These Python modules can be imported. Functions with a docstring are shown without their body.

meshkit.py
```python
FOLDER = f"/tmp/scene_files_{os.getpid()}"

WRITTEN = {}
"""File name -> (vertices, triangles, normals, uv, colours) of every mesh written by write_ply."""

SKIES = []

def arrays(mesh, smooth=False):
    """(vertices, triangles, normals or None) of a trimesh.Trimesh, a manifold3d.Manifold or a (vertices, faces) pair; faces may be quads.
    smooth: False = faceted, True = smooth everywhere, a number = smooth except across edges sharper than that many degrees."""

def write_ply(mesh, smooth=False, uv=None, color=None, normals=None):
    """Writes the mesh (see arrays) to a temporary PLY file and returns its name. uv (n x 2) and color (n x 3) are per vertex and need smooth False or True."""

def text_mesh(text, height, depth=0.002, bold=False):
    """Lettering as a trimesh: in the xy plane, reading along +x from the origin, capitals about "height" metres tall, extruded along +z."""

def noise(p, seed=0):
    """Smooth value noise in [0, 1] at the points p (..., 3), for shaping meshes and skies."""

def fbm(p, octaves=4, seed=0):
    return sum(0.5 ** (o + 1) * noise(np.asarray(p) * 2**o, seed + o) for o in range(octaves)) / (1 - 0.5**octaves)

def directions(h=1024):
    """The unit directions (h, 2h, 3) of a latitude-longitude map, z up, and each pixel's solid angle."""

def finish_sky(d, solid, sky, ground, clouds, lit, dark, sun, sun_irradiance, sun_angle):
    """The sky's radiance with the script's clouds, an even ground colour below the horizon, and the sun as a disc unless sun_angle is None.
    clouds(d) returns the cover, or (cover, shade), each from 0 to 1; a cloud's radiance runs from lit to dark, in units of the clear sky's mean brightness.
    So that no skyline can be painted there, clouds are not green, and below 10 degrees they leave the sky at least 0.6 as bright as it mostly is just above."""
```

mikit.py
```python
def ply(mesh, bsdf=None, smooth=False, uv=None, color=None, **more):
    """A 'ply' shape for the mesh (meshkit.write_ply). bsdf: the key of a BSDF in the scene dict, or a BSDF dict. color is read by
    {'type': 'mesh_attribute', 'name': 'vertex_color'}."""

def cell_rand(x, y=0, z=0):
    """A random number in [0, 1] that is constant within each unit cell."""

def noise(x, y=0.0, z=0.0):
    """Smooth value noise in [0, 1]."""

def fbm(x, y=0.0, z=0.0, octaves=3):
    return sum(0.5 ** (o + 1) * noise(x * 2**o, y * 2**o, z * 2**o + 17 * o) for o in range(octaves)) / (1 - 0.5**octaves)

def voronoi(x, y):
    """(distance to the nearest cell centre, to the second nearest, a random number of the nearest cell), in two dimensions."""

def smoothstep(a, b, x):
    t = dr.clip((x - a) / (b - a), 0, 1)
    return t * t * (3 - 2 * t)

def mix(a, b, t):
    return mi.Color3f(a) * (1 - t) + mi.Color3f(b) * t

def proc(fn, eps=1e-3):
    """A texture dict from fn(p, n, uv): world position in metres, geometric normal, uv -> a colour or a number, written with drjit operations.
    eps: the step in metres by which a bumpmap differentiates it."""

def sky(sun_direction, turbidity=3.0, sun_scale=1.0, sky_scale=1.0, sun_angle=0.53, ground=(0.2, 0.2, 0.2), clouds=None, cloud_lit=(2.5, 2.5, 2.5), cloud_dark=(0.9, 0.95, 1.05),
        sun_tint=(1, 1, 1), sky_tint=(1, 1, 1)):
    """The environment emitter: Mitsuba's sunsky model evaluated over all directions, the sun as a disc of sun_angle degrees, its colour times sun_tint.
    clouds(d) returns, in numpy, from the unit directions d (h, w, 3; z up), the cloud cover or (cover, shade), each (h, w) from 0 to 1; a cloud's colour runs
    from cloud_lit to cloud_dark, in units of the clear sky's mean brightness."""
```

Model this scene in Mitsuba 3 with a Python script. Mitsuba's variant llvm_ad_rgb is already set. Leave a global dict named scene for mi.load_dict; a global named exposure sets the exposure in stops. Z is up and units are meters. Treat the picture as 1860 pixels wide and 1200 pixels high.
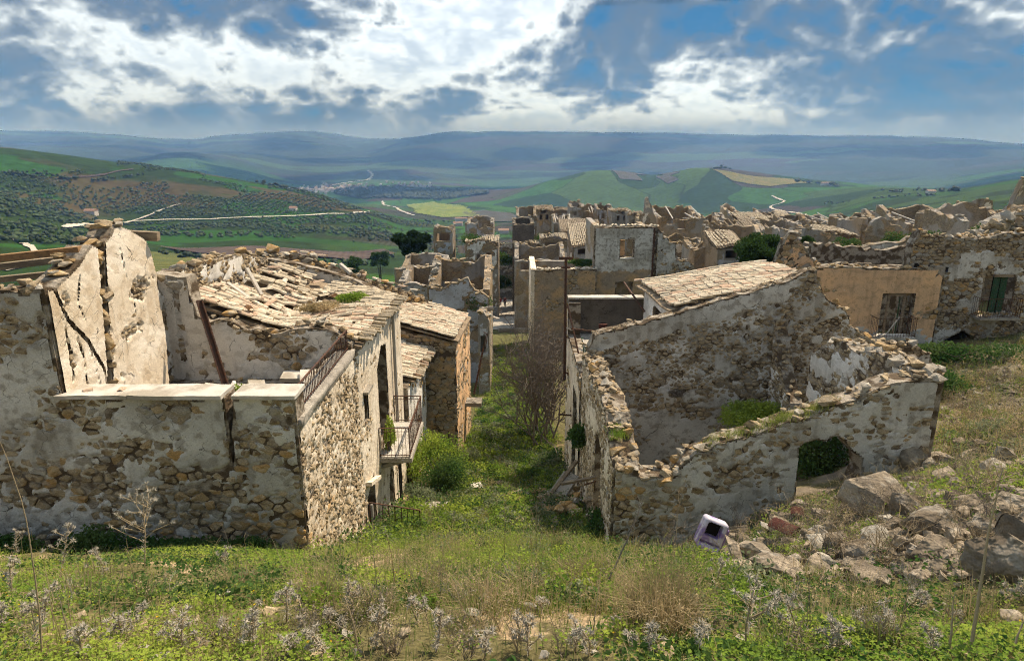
import math, random
import numpy as np, trimesh, manifold3d as m3, mitsuba as mi, mikit, meshkit
import drjit as dr
from shapely.geometry import Polygon, LineString, box as sbox
from scipy.spatial import Voronoi
from scipy.interpolate import PchipInterpolator

T = mi.ScalarTransform4f
R = np.random.default_rng(7)
random.seed(7)
scene, labels = {}, {}

# ---------------------------------------------------------------- camera, sky, air, exposure
FPX, PITCH = 1240.0, math.atan2(340.0, 1240.0)       # the photograph is 1860 x 1200; eye = origin, y forward, z up
CP, SP = math.cos(PITCH), math.sin(PITCH)
exposure = 1.48
scene['camera'] = {'type': 'perspective', 'fov': 2 * math.degrees(math.atan(930 / FPX)), 'fov_axis': 'x', 'near_clip': 0.05, 'far_clip': 60000.0,
                   'to_world': T().look_at([0, 0, 0], [0, CP, -SP], [0, 0, 1]), 'medium': {'type': 'ref', 'id': 'haze_air'}}


def pray(px, py):
    u, v = (px - 930) / FPX, (600 - py) / FPX
    return np.array([u, CP + v * SP, -SP + v * CP])


def at(px, py, y):
    d = pray(px, py)
    return d * (y / d[1])


def azel(px, py):
    d = pray(px, py)
    d = d / np.linalg.norm(d)
    return math.atan2(d[0], d[1]), math.asin(d[2])


SUN = np.array([math.sin(math.radians(43)) * math.cos(math.radians(55)), math.cos(math.radians(43)) * math.cos(math.radians(55)), math.sin(math.radians(55))])

# cloud masses (photo-like layout): pixel centre, half-widths, strength; dark < 0 < bright
MASSES = [(340, 15, 190, 55, -1.2), (40, 95, 110, 45, -1.1), (1350, 45, 280, 65, -1.35), (1640, 150, 300, 70, -1.0), (1060, 135, 110, 55, -0.8),
          (650, 150, 110, 30, -0.5), (830, 165, 90, 40, -0.6), (430, 215, 300, 20, -0.4), (1800, 90, 140, 80, -0.7), (200, 165, 160, 20, -0.4),
          (870, 50, 170, 90, 1.5), (640, 60, 120, 60, 0.8), (1290, 150, 110, 60, 1.3), (1640, 45, 220, 40, 1.2), (230, 70, 170, 60, 0.6),
          (460, 120, 150, 50, 0.6), (960, 215, 160, 40, 0.8), (1200, 215, 130, 40, 0.9), (60, 160, 90, 25, 0.7), (250, 165, 60, 18, 0.7), (760, 110, 80, 40, 0.6),
          (1500, 225, 500, 14, 0.5)]


def billow(p, octaves, seed):
    return sum(0.64 ** o * (1 - np.abs(2 * meshkit.noise(p * 2.05 ** o, seed + o) - 1)) for o in range(octaves)) / sum(0.64 ** o for o in range(octaves))


def clouds(d):
    """Backlit broken cloud: thin edges glow, thick bases are dark blue, a few gaps."""
    az, el = np.arctan2(d[..., 0], d[..., 1]), np.arcsin(np.clip(d[..., 2], -1, 1))
    p = np.concatenate([d[..., :2] / (d[..., 2:3] + 0.45), d[..., 2:3] * 0.5], -1)
    warp = np.stack([meshkit.fbm(p * 2.2 + 9, 3, 3), meshkit.fbm(p * 2.2 + 31, 3, 5), az * 0], -1) - 0.5
    n = meshkit.fbm(p * 4.2 + warp * 1.2, 5, 1) - 0.5
    puff = billow(p * 10.5 + warp * 1.6, 7, 2) - 0.5
    t = 0.84 + n * 2.3 - puff * 1.6
    for px, py, w, h, s in MASSES:
        a0, e0 = azel(px, py)
        t = t - s * 0.29 * np.exp(-((az - a0) / (w / FPX)) ** 2 - ((el - e0) / (h / FPX)) ** 2) * (1 + 1.0 * puff)
    t = np.where(t < 0.10, 0.10 + (t - 0.10) * 0.25 - puff * 0.16 + 0.02, t)
    sunny = np.clip((d @ SUN + 0.2) / 1.2, 0, 1)
    k = np.clip((t - 0.08) / 1.05, 0, 1)
    shade = 1 - (1 - k) ** 2.6 * (0.60 + 0.40 * sunny)
    shade = shade * (0.90 + 0.18 * meshkit.fbm(p * 7.0 + warp * 3.0 + 50, 5, 12)) * (1 - 0.06 * np.clip(puff * 3, -1, 1))
    low = np.clip((el - 0.004) / 0.035, 0, 1)
    shade = shade * low + (1 - low) * 0.72
    cover = 0.55 + 0.45 * np.clip((t + 0.10) / 0.20, 0, 1)
    cover = (1 - (1 - cover) * low) * (1 - 0.30 * np.clip((shade - 0.45) / 0.4, 0, 1) * low)
    return cover, shade


scene['sky'] = mikit.sky(SUN, turbidity=3, sun_scale=1.55, sky_scale=1.0, sun_angle=1.4, ground=(0.12, 0.13, 0.08), clouds=clouds,
                         cloud_lit=(12.0, 13.0, 13.6), cloud_dark=(0.04, 0.27, 0.46), sun_tint=(1.0, 0.985, 0.96), sky_tint=(0.12, 0.42, 0.70))
labels['sky'] = {'kind': 'structure'}
SIG = 9.0e-5
scene['haze_air'] = {'type': 'homogeneous', 'albedo': {'type': 'rgb', 'value': [0.52, 0.75, 1.0]},
                     'sigma_t': {'type': 'rgb', 'value': [SIG * 0.72, SIG * 0.95, SIG * 1.5]}}



def cloud_bank():
    """The broken cloud deck over the far valley, above the picture, whose gaps let the sun through in patches and shafts."""
    rng = np.random.default_rng(14)
    ico = trimesh.creation.icosphere(subdivisions=2)
    vs, fs, n = [], [], 0
    for i in range(12):
        for j in range(7):
            if rng.random() < .40:
                continue
            c = np.array([-6500 + i * 1350 + rng.normal(0, 300), 4700 + j * 1050 + rng.normal(0, 260), 2850 + rng.normal(0, 60)])
            for _ in range(3):
                v = np.array(ico.vertices)
                v = v * (1 + (meshkit.fbm(v * 1.8 + rng.uniform(0, 40), 3, 4)[:, None] - .5) * .9) * [rng.uniform(280, 520), rng.uniform(240, 420), rng.uniform(60, 130)]
                vs.append(v + c + [rng.normal(0, 260), rng.normal(0, 200), 0])
                fs.append(np.array(ico.faces) + n)
                n += len(v)
    return np.vstack(vs), np.vstack(fs)


scene['cloud_white'] = {'type': 'twosided', 'bsdf': {'type': 'diffuse', 'reflectance': {'type': 'rgb', 'value': [.85, .85, .86]}}}
scene['cloud_bank'] = mikit.ply(cloud_bank(), 'cloud_white', True)
labels['cloud_bank'] = {'kind': 'stuff'}

# ---------------------------------------------------------------- the lie of the land
fbm, noise = meshkit.fbm, meshkit.noise


def lateral(x):
    return 9.0 * (1 - np.exp(-np.maximum(x - 4.5, 0) / 24.0)) - 0.22 * np.maximum(-10.5 - x, 0)


def village(x, y):
    a, b = -1.57 - 0.5 * y, -9.85 - 0.15 * y
    base = 0.5 * (a + b + np.sqrt((a - b) ** 2 + 1.0))
    base = base - 0.80 * np.exp(-((y - 14.8) / 3.6) ** 2) * (1 - 0.8 / (1 + np.exp(-(x - 5.2) * 1.6)))
    base = np.where(y < -2, -0.57 + np.minimum((-2 - y) * 0.35, 6), base)
    z = base + lateral(x) * np.clip(1 - 0.4 * np.exp(-np.maximum(y, 0) / 6), 0, 1)
    p = np.stack([x, y, x * 0], -1)
    z = z + (fbm(p * 0.55, 4, 11) - 0.5) * 0.42 + (noise(p * 2.3, 12) - 0.5) * 0.10
    near = np.exp(-((x) ** 2 / 16 + (y - 5) ** 2 / 30))
    return z + near * 0.06


COLS = {
    0: [(200, 485), (300, 455), (500, 420), (900, 350), (1300, 263), (1800, 285), (3500, 300), (7000, 268), (10000, 258), (13500, 236)],
    120: [(200, 490), (300, 462), (500, 430), (900, 378), (1290, 277), (1800, 290), (3500, 310), (7000, 272), (10000, 258), (13500, 238)],
    230: [(200, 500), (330, 480), (500, 445), (900, 400), (1280, 296), (1800, 310), (3500, 330), (6000, 290), (9000, 262), (13500, 246)],
    350: [(330, 490), (500, 458), (850, 403), (1250, 312), (1800, 330), (3500, 335), (6000, 275), (7000, 285), (10000, 266), (13500, 254)],
    430: [(330, 490), (450, 464), (850, 400), (1250, 327), (1800, 345), (3500, 345), (6000, 287), (8000, 276), (13500, 246)],
    560: [(330, 490), (450, 466), (600, 449), (900, 397), (1200, 353), (1800, 366), (3500, 349), (5000, 330), (8000, 282), (13500, 240)],
    660: [(330, 490), (600, 456), (1000, 391), (1150, 385), (1800, 372), (3000, 358), (3500, 340), (5000, 325), (8000, 280), (12000, 253), (13500, 248)],
    750: [(300, 495), (450, 472), (800, 432), (1300, 402), (1800, 381), (2600, 366), (3000, 348), (3500, 341), (5000, 326), (10000, 250), (13500, 262)],
    830: [(300, 490), (450, 470), (900, 425), (1500, 396), (1900, 376), (2600, 362), (3200, 347), (5000, 331), (10000, 240), (13500, 265)],
    900: [(300, 490), (450, 465), (900, 420), (1500, 393), (2200, 366), (2700, 350), (3500, 345), (5000, 334), (10000, 239), (13500, 265)],
    1000: [(300, 480), (450, 455), (900, 420), (1500, 396), (1900, 380), (2450, 328), (3000, 340), (5000, 334), (10000, 240), (13500, 265)],
    1090: [(300, 470), (900, 420), (1500, 398), (1900, 385), (2500, 309), (3000, 325), (5000, 333), (10000, 241), (13500, 265)],
    1180: [(300, 460), (900, 415), (1500, 396), (1900, 384), (2500, 318), (3000, 328), (5000, 331), (10000, 241), (13500, 265)],
    1265: [(300, 455), (900, 412), (1500, 396), (1900, 378), (2400, 304), (3000, 321), (5000, 332), (10000, 242), (13500, 265)],
    1400: [(300, 450), (900, 410), (1500, 392), (1900, 370), (2500, 319), (3000, 326), (5000, 332), (10000, 243), (13500, 268)],
    1500: [(300, 440), (600, 420), (1000, 405), (1500, 376), (1900, 352), (2500, 331), (3500, 334), (5000, 332), (10000, 245), (13500, 270)],
    1600: [(300, 430), (600, 412), (1000, 386), (1500, 354), (1900, 341), (2600, 339), (5000, 330), (10000, 247), (13500, 272)],
    1700: [(300, 425), (500, 410), (900, 376), (1300, 353), (1700, 344), (5000, 325), (10000, 250), (13500, 274)],
    1860: [(300, 420), (400, 410), (700, 370), (1000, 345), (1400, 324), (2000, 336), (5000, 305), (10000, 262), (13500, 275)],
}
COLS[-700], COLS[2500] = COLS[0], COLS[1860]
_lr = np.log(np.concatenate([[120.0], np.geomspace(200, 14000, 200)]))


def _columns():
    azs, zs = [], []
    for px in sorted(COLS):
        az = math.atan2((px - 930) / FPX, 1.0)
        r = np.array([120.0] + [a for a, _ in COLS[px]] + [14500.0])
        py = [b for _, b in COLS[px]]
        sl = [(lambda d: d[2] / d[1])(pray(930, q)) for q in [py[0] + 25] + py + [py[-1] + 4]]
        z = np.array(sl) * r * math.cos(az)
        f = PchipInterpolator(np.log(r), z)
        azs.append(az)
        zs.append(f(_lr))
    return np.array(azs), np.array(zs)


_AZ, _ZS = _columns()
_fz = PchipInterpolator(_AZ, _ZS, axis=0)
_GAZ = np.linspace(_AZ[0], _AZ[-1], 900)
_GZ = _fz(_GAZ)


def far_land(x, y):
    az, lr = np.arctan2(x, y), np.log(np.maximum(np.hypot(x, y), 121))
    i = np.clip((az - _GAZ[0]) / (_GAZ[1] - _GAZ[0]), 0, len(_GAZ) - 1.001)
    j = np.interp(lr, _lr, np.arange(len(_lr)))
    j = np.clip(j, 0, len(_lr) - 1.001)
    i0, j0 = i.astype(int), j.astype(int)
    fi, fj = i - i0, j - j0
    z = (_GZ[i0, j0] * (1 - fi) + _GZ[i0 + 1, j0] * fi) * (1 - fj) + (_GZ[i0, j0 + 1] * (1 - fi) + _GZ[i0 + 1, j0 + 1] * fi) * fj
    r = np.hypot(x, y)
    p = np.stack([x, y, x * 0], -1)
    amp = np.clip((r - 250) / 800, 0, 1)
    z = z + (fbm(p / 260.0, 4, 21) - 0.5) * 10 * amp * np.clip(r / 1500, 0.4, 1) + (fbm(p / 1300.0, 4, 22) - 0.5) * 0.010 * np.maximum(r - 2500, 0)
    gully = np.abs(fbm(p / 900.0, 3, 23) - 0.5)
    return z - np.exp(-(gully / 0.05) ** 2) * 0.004 * np.clip(r - 3500, 0, 5500)


def land(x, y):
    x, y = np.asarray(x, float), np.asarray(y, float)
    r = np.hypot(x, y)
    t = np.clip((r - 150) / 230, 0, 1)
    t = t * t * (3 - 2 * t)
    return village(x, y) * (1 - t) + far_land(x, y) * t

# the one sheet of ground: rings round the eye point, finer near by and to the front; everything stands on its triangles
SHEET_AZ = np.concatenate([np.radians(np.linspace(-54, 54, 620)), np.radians(np.linspace(54, 306, 90))[1:-1]])
SHEET_R = np.concatenate([[0.25], np.geomspace(0.6, 15400, 430)])
_A, _R = np.meshgrid(SHEET_AZ, SHEET_R)
SHEET_X, SHEET_Y = _R * np.sin(_A), _R * np.cos(_A)
SHEET_Z = land(SHEET_X, SHEET_Y)
_ZW = np.hstack([SHEET_Z, SHEET_Z[:, :1]])
_AZW = np.concatenate([SHEET_AZ, [SHEET_AZ[0] + 2 * np.pi]])
_LRS = np.log(SHEET_R)


def land(x, y):                                              # from here on: the sheet itself, between its vertices
    x, y = np.asarray(x, float), np.asarray(y, float)
    az = np.arctan2(x, y)
    az = np.where(az < _AZW[0], az + 2 * np.pi, az)
    r = np.clip(np.hypot(x, y), 0.26, 15300)
    j = np.clip(np.searchsorted(_AZW, az) - 1, 0, len(_AZW) - 2)
    i = np.clip(np.searchsorted(SHEET_R, r) - 1, 0, len(SHEET_R) - 2)
    fj = (az - _AZW[j]) / (_AZW[j + 1] - _AZW[j])
    fi = (r - SHEET_R[i]) / (SHEET_R[i + 1] - SHEET_R[i])
    return (_ZW[i, j] * (1 - fj) + _ZW[i, j + 1] * fj) * (1 - fi) + (_ZW[i + 1, j] * (1 - fj) + _ZW[i + 1, j + 1] * fj) * fi


def land1(x, y):
    return float(land(x, y))


def ground_at(px, py, lo=2.0, hi=14000.0):
    """The first point of the land that this direction from the eye meets."""
    d = pray(px, py)
    d = d / d[1]
    for n in (500, 60):
        ys = np.geomspace(lo, hi, n)
        gap = ys * d[2] - land(ys * d[0], ys)
        k = int(np.argmax(gap < 0))
        if gap[k] >= 0:
            return None
        k = max(k, 1)
        lo, hi = ys[k - 1], ys[k]
    return np.array([hi * d[0], hi, land1(hi * d[0], hi)])


# ---------------------------------------------------------------- registering things
def key_for(name):
    if name not in scene and name not in TAKEN:
        TAKEN.add(name)
        return name
    n = COUNT.get(name, 0) + 1
    while f'{name}_{n:03d}' in TAKEN or f'{name}_{n:03d}' in scene:
        n += 1
    COUNT[name] = n
    k = f'{name}_{n:03d}'
    TAKEN.add(k)
    return k


TAKEN, COUNT = set(), {}


def tag(key, label=None, category=None, group=None, kind=None):
    e = labels.setdefault(key, {})
    for a, b in (('label', label), ('category', category), ('group', group), ('kind', kind)):
        if b:
            e[a] = b


def thing(name, label, category, group=None, kind=None):
    k = key_for(name)
    tag(k, label, category, group, kind)
    return k


def put(key, mesh, bsdf, smooth=False):
    if mesh is None or (isinstance(mesh, tuple) and len(mesh[0]) == 0):
        return None
    scene[key] = mikit.ply(mesh, bsdf, smooth)
    return key


def part(owner, name, mesh, bsdf, smooth=False, label=None, kind=None):
    k = key_for(owner + '__' + name)
    put(k, mesh, bsdf, smooth)
    if label or kind:
        tag(k, label, None, None, kind)
    return k


def join(ms):
    """One (vertices, triangles) pair of many."""
    ms = [m if isinstance(m, tuple) else (np.asarray(m.vertices), np.asarray(m.faces)) for m in ms if m is not None]
    ms = [m for m in ms if len(m[0])]
    if not ms:
        return None
    off = np.cumsum([0] + [len(m[0]) for m in ms])
    return np.vstack([m[0] for m in ms]), np.vstack([np.asarray(m[1]) + o for m, o in zip(ms, off)])


# ---------------------------------------------------------------- small shape kit, all (vertices, triangles)
BOXV = np.array([[x, y, z] for x in (-.5, .5) for y in (-.5, .5) for z in (-.5, .5)])
BOXF = np.array([[0, 1, 3], [0, 3, 2], [4, 6, 7], [4, 7, 5], [0, 4, 5], [0, 5, 1], [2, 3, 7], [2, 7, 6], [0, 2, 6], [0, 6, 4], [1, 5, 7], [1, 7, 3]])


def box(x0, x1, y0, y1, z0, z1):
    return BOXV * [x1 - x0, y1 - y0, z1 - z0] + [(x0 + x1) / 2, (y0 + y1) / 2, (z0 + z1) / 2], BOXF


def rough_box(x0, x1, y0, y1, z0, z1, amp=0.02, res=0.2, seed=1):
    m = m3.Manifold.cube([x1 - x0, y1 - y0, z1 - z0]).translate([x0, y0, z0]).refine_to_length(res)
    q = m.to_mesh()
    v = np.array(q.vert_properties[:, :3], float)
    return v + jitter(v, amp, seed), np.array(q.tri_verts)


def jitter(v, amp, seed=1, scale=3.0):
    return np.stack([fbm(v * scale + 17.3 * k, 2, seed + k) - 0.5 for k in range(3)], -1) * 2 * amp


def beam(a, b, w, h=None, up=(0, 0, 1)):
    """A squared bar from a to b."""
    a, b = np.asarray(a, float), np.asarray(b, float)
    h = h or w
    d = b - a
    L = np.linalg.norm(d)
    d = d / L
    s = np.cross(d, up)
    if np.linalg.norm(s) < 1e-3:
        s = np.cross(d, [1, 0, 0])
    s /= np.linalg.norm(s)
    t = np.cross(s, d)
    M = np.stack([d * L, s * w, t * h], 0)
    return BOXV @ M + (a + b) / 2, BOXF


def tube(pts, rad, n=6, cap=True):
    pts = np.asarray(pts, float)
    rad = np.broadcast_to(np.asarray(rad, float), (len(pts),))
    tan = np.gradient(pts, axis=0)
    tan /= np.linalg.norm(tan, axis=1, keepdims=True) + 1e-12
    ref = np.array([0.31, 0.2, 0.93]) if abs(tan[0] @ [0.31, 0.2, 0.93]) < 0.9 else np.array([1.0, 0, 0])
    s = np.cross(tan, ref)
    s /= np.linalg.norm(s, axis=1, keepdims=True) + 1e-12
    t = np.cross(tan, s)
    a = np.arange(n) * 2 * np.pi / n
    ring = pts[:, None] + rad[:, None, None] * (np.cos(a)[None, :, None] * s[:, None] + np.sin(a)[None, :, None] * t[:, None])
    v = ring.reshape(-1, 3)
    i, j = np.meshgrid(np.arange(len(pts) - 1), np.arange(n), indexing='ij')
    j2 = (j + 1) % n
    q = np.stack([i * n + j, i * n + j2, (i + 1) * n + j2, (i + 1) * n + j], -1).reshape(-1, 4)
    f = np.vstack([q[:, [0, 1, 2]], q[:, [0, 2, 3]]])
    if cap:
        v = np.vstack([v, pts[:1], pts[-1:]])
        c0, c1 = len(v) - 2, len(v) - 1
        k = np.arange(n)
        f = np.vstack([f, np.stack([np.full(n, c0), (k + 1) % n, k], 1), np.stack([np.full(n, c1), k + (len(pts) - 1) * n, (k + 1) % n + (len(pts) - 1) * n], 1)])
    return v, f


def rotz(a):
    c, s = math.cos(a), math.sin(a)
    return np.array([[c, -s, 0], [s, c, 0], [0, 0, 1.0]])


def rand_rot(rng, tilt=3.1):
    q = trimesh.transformations.rotation_matrix(rng.uniform(-tilt, tilt), [rng.normal(), rng.normal(), 0.01])[:3, :3]
    return q @ rotz(rng.uniform(0, 6.28))


def make_rocks(n, pts, seed, sub=False):
    rng, out = np.random.default_rng(seed), []
    for _ in range(n):
        p = rng.normal(size=(pts, 3))
        p /= np.linalg.norm(p, axis=1, keepdims=True)
        p *= rng.uniform(0.75, 1.0, (pts, 1))
        p = np.clip(p, -0.72, 0.72) / 0.72
        h = trimesh.convex.convex_hull(p)
        if sub:
            h = h.subdivide()
            v = np.array(h.vertices)
            v *= 1 + (fbm(v * 2.2 + rng.uniform(0, 50), 3, 4)[:, None] - 0.5) * 0.35
            h = trimesh.Trimesh(v, h.faces, process=False).subdivide()
            v = np.array(h.vertices)
            v *= 1 + (fbm(v * 4.5 + rng.uniform(0, 50), 2, 5)[:, None] - 0.5) * 0.10
            h = trimesh.Trimesh(v, h.faces, process=False)
        out.append((np.array(h.vertices) * 0.5, np.array(h.faces)))
    return out


PEBBLES = make_rocks(14, 13, 3)
BOULDERS = make_rocks(12, 22, 5, sub=True)


def rock(rng, c, size, kit=PEBBLES, flat=0.6, tilt=0.5):
    v, f = kit[rng.integers(len(kit))]
    s = np.array([size * rng.uniform(.8, 1.25), size * rng.uniform(.6, 1.0), size * flat * rng.uniform(.75, 1.25)])
    return (v * s) @ rand_rot(rng, tilt).T + np.asarray(c), f
# ---------------------------------------------------------------- materials
nz, fb, sst, mix = mikit.noise, mikit.fbm, mikit.smoothstep, mikit.mix


def rgb(r, g, b):
    return {'type': 'rgb', 'value': [r, g, b]}


def mat(key, color, rough=0.9, bump=None, bscale=0.02, spec=0.2, metallic=0.0, eps=0.004):
    b = {'type': 'principled', 'base_color': mikit.proc(color) if callable(color) else rgb(*color), 'roughness': rough, 'specular': spec, 'metallic': metallic}
    if bump is not None:
        b = {'type': 'bumpmap', 'arbitrary': mikit.proc(bump, eps), 'scale': bscale, 'bsdf': b}
    scene[key] = {'type': 'twosided', 'bsdf': b}
    return key


def col(c):
    return mi.Color3f(*c)


def run_of(p, n):
    """Length along an upright wall, whatever way it faces."""
    return dr.select(dr.abs(n.y) > dr.abs(n.x), p.x, p.y)


def stone_tone(a, b, c):
    def f(p, n, uv):
        big = nz(p.x * 3.1 + 5, p.y * 3.1, p.z * 4.3)
        t = fb(p.x * 9, p.y * 9, p.z * 9, 3)
        fine = nz(p.x * 60, p.y * 60, p.z * 60)
        o = mix(col(a), col(b), sst(0.25, 0.75, big))
        o = mix(o, col(c), sst(0.50, 0.68, t) * 0.85)
        o = o * (0.62 + 0.7 * fine)
        lichen = sst(0.62, 0.72, fb(p.x * 5 + 40, p.y * 5, p.z * 5, 3))
        return mix(o, col((0.30, 0.29, 0.26)), lichen * 0.55)
    return f


def rough_bump(s):
    def f(p, n, uv):
        return fb(p.x * s, p.y * s, p.z * s, 3)
    return f


grain = rough_bump(22.0)
mat('ochre_stone', stone_tone((.42, .265, .11), (.32, .24, .14), (.47, .37, .23)), bump=grain, bscale=0.02)
mat('tan_stone', stone_tone((.42, .34, .225), (.30, .245, .17), (.17, .125, .075)), bump=grain, bscale=0.02)
mat('grey_stone', stone_tone((.36, .34, .30), (.30, .27, .22), (.43, .41, .36)), bump=grain, bscale=0.02)


def mortar(p, n, uv):
    t = fb(p.x * 4, p.y * 4, p.z * 4, 4)
    fine = nz(p.x * 45, p.y * 45, p.z * 45)
    o = mix(col((.10, .075, .05)), col((.34, .305, .255)), sst(.40, .62, t))
    return o * (0.6 + 0.7 * fine)


mat('mortar', mortar, bump=rough_bump(16.0), bscale=0.035)


def plaster_tone(a, b, dirt, spots=0.5, cracks=0.7):
    def f(p, n, uv):
        h = p.x + p.y
        t = fb(p.x * .9, p.y * .9, p.z * .9, 4)
        m = fb(p.x * 5, p.y * 5, p.z * 5, 4)
        o = mix(col(a), col(b), sst(.35, .62, t))
        run = fb(h * 7.0, p.z * .8, 2.0, 3) * .6 + t * .4                     # rain runs
        o = mix(o, col(dirt), sst(.50, .70, run) * .38)
        o = mix(o, col(dirt), sst(.52, .66, m) * spots)
        w = fb(p.x * 2.2, p.y * 2.2, p.z * 2.2, 3)
        d1, d2, k = mikit.voronoi(h * 1.5 + w * 1.6, p.z * 1.9 + w * 1.6 + 5)
        o = o * (1 - cracks * (1 - sst(.004, .022, d2 - d1)) * sst(.44, .54, fb(p.x * 1.1 + 7, p.y * 1.1, p.z * 1.1, 2)))
        return o * (0.78 + 0.40 * nz(p.x * 70, p.y * 70, p.z * 70))
    return f


pl_bump = rough_bump(13.0)
mat('grey_plaster', plaster_tone((.63, .63, .61), (.46, .455, .43), (.19, .165, .13)), bump=pl_bump, bscale=0.022)
mat('cream_plaster', plaster_tone((.82, .76, .66), (.70, .62, .50), (.46, .35, .22), .4, .8), bump=pl_bump, bscale=0.018)
mat('white_plaster', plaster_tone((.76, .75, .72), (.64, .63, .60), (.38, .36, .32), .4), bump=pl_bump, bscale=0.016)
mat('facade_plaster', plaster_tone((.72, .66, .56), (.60, .53, .43), (.38, .31, .22), .4), bump=pl_bump, bscale=0.018)
mat('orange_plaster', plaster_tone((.78, .52, .30), (.66, .46, .29), (.34, .23, .14), .35, .5), bump=pl_bump, bscale=0.014)
mat('ochre_plaster', plaster_tone((.47, .33, .19), (.33, .27, .21), (.20, .165, .13), .5), bump=pl_bump, bscale=0.018)
mat('blue_limewash', plaster_tone((.50, .53, .58), (.44, .46, .50), (.30, .28, .27), .4), bump=pl_bump, bscale=0.014)
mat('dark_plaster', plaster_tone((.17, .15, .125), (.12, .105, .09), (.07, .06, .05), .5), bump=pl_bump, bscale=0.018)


def ruin_wall(shift, warm):
    def f(p, n, uv):
        h = run_of(p, n)
        w = fb(p.x * 1.2 + shift, p.y * 1.2, p.z * 1.2, 2) * 0.8
        d1, d2, k = mikit.voronoi(h * 2.6 + w, p.z * 4.6 + w)
        joint = 1 - sst(.02, .16, d2 - d1)
        st = mix(col((.38, .29, .18)), col((.27, .235, .19)), k)
        st = mix(st, col((.40, .25, .11)), sst(.8, .85, k) * warm)
        st = mix(st, col((.13, .11, .085)), joint * .75)
        m = fb(p.x * .45 + shift, p.y * .45, p.z * .55 + 3, 4)
        pl = mix(col((.44, .42, .39)), col((.34, .31, .27)), fb(p.x * 2, p.y * 2, p.z * 2, 3))
        pl = mix(pl, col((.42, .31, .19)), sst(.5, .62, fb(p.x * .3 + 9 + shift, p.y * .3, p.z * .3, 2)) * warm)
        o = mix(st, pl, sst(.47, .52, m))
        run = fb(h * 2.5, p.z * .25, shift, 3)
        o = o * (1 - .28 * sst(.50, .75, run * .6 + m * .4))
        big = nz(p.x * .22 + shift, p.y * .22, 1.0)
        return o * (0.66 + .44 * big) * (0.75 + 0.5 * nz(p.x * 25, p.y * 25, p.z * 25))
    return f


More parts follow.
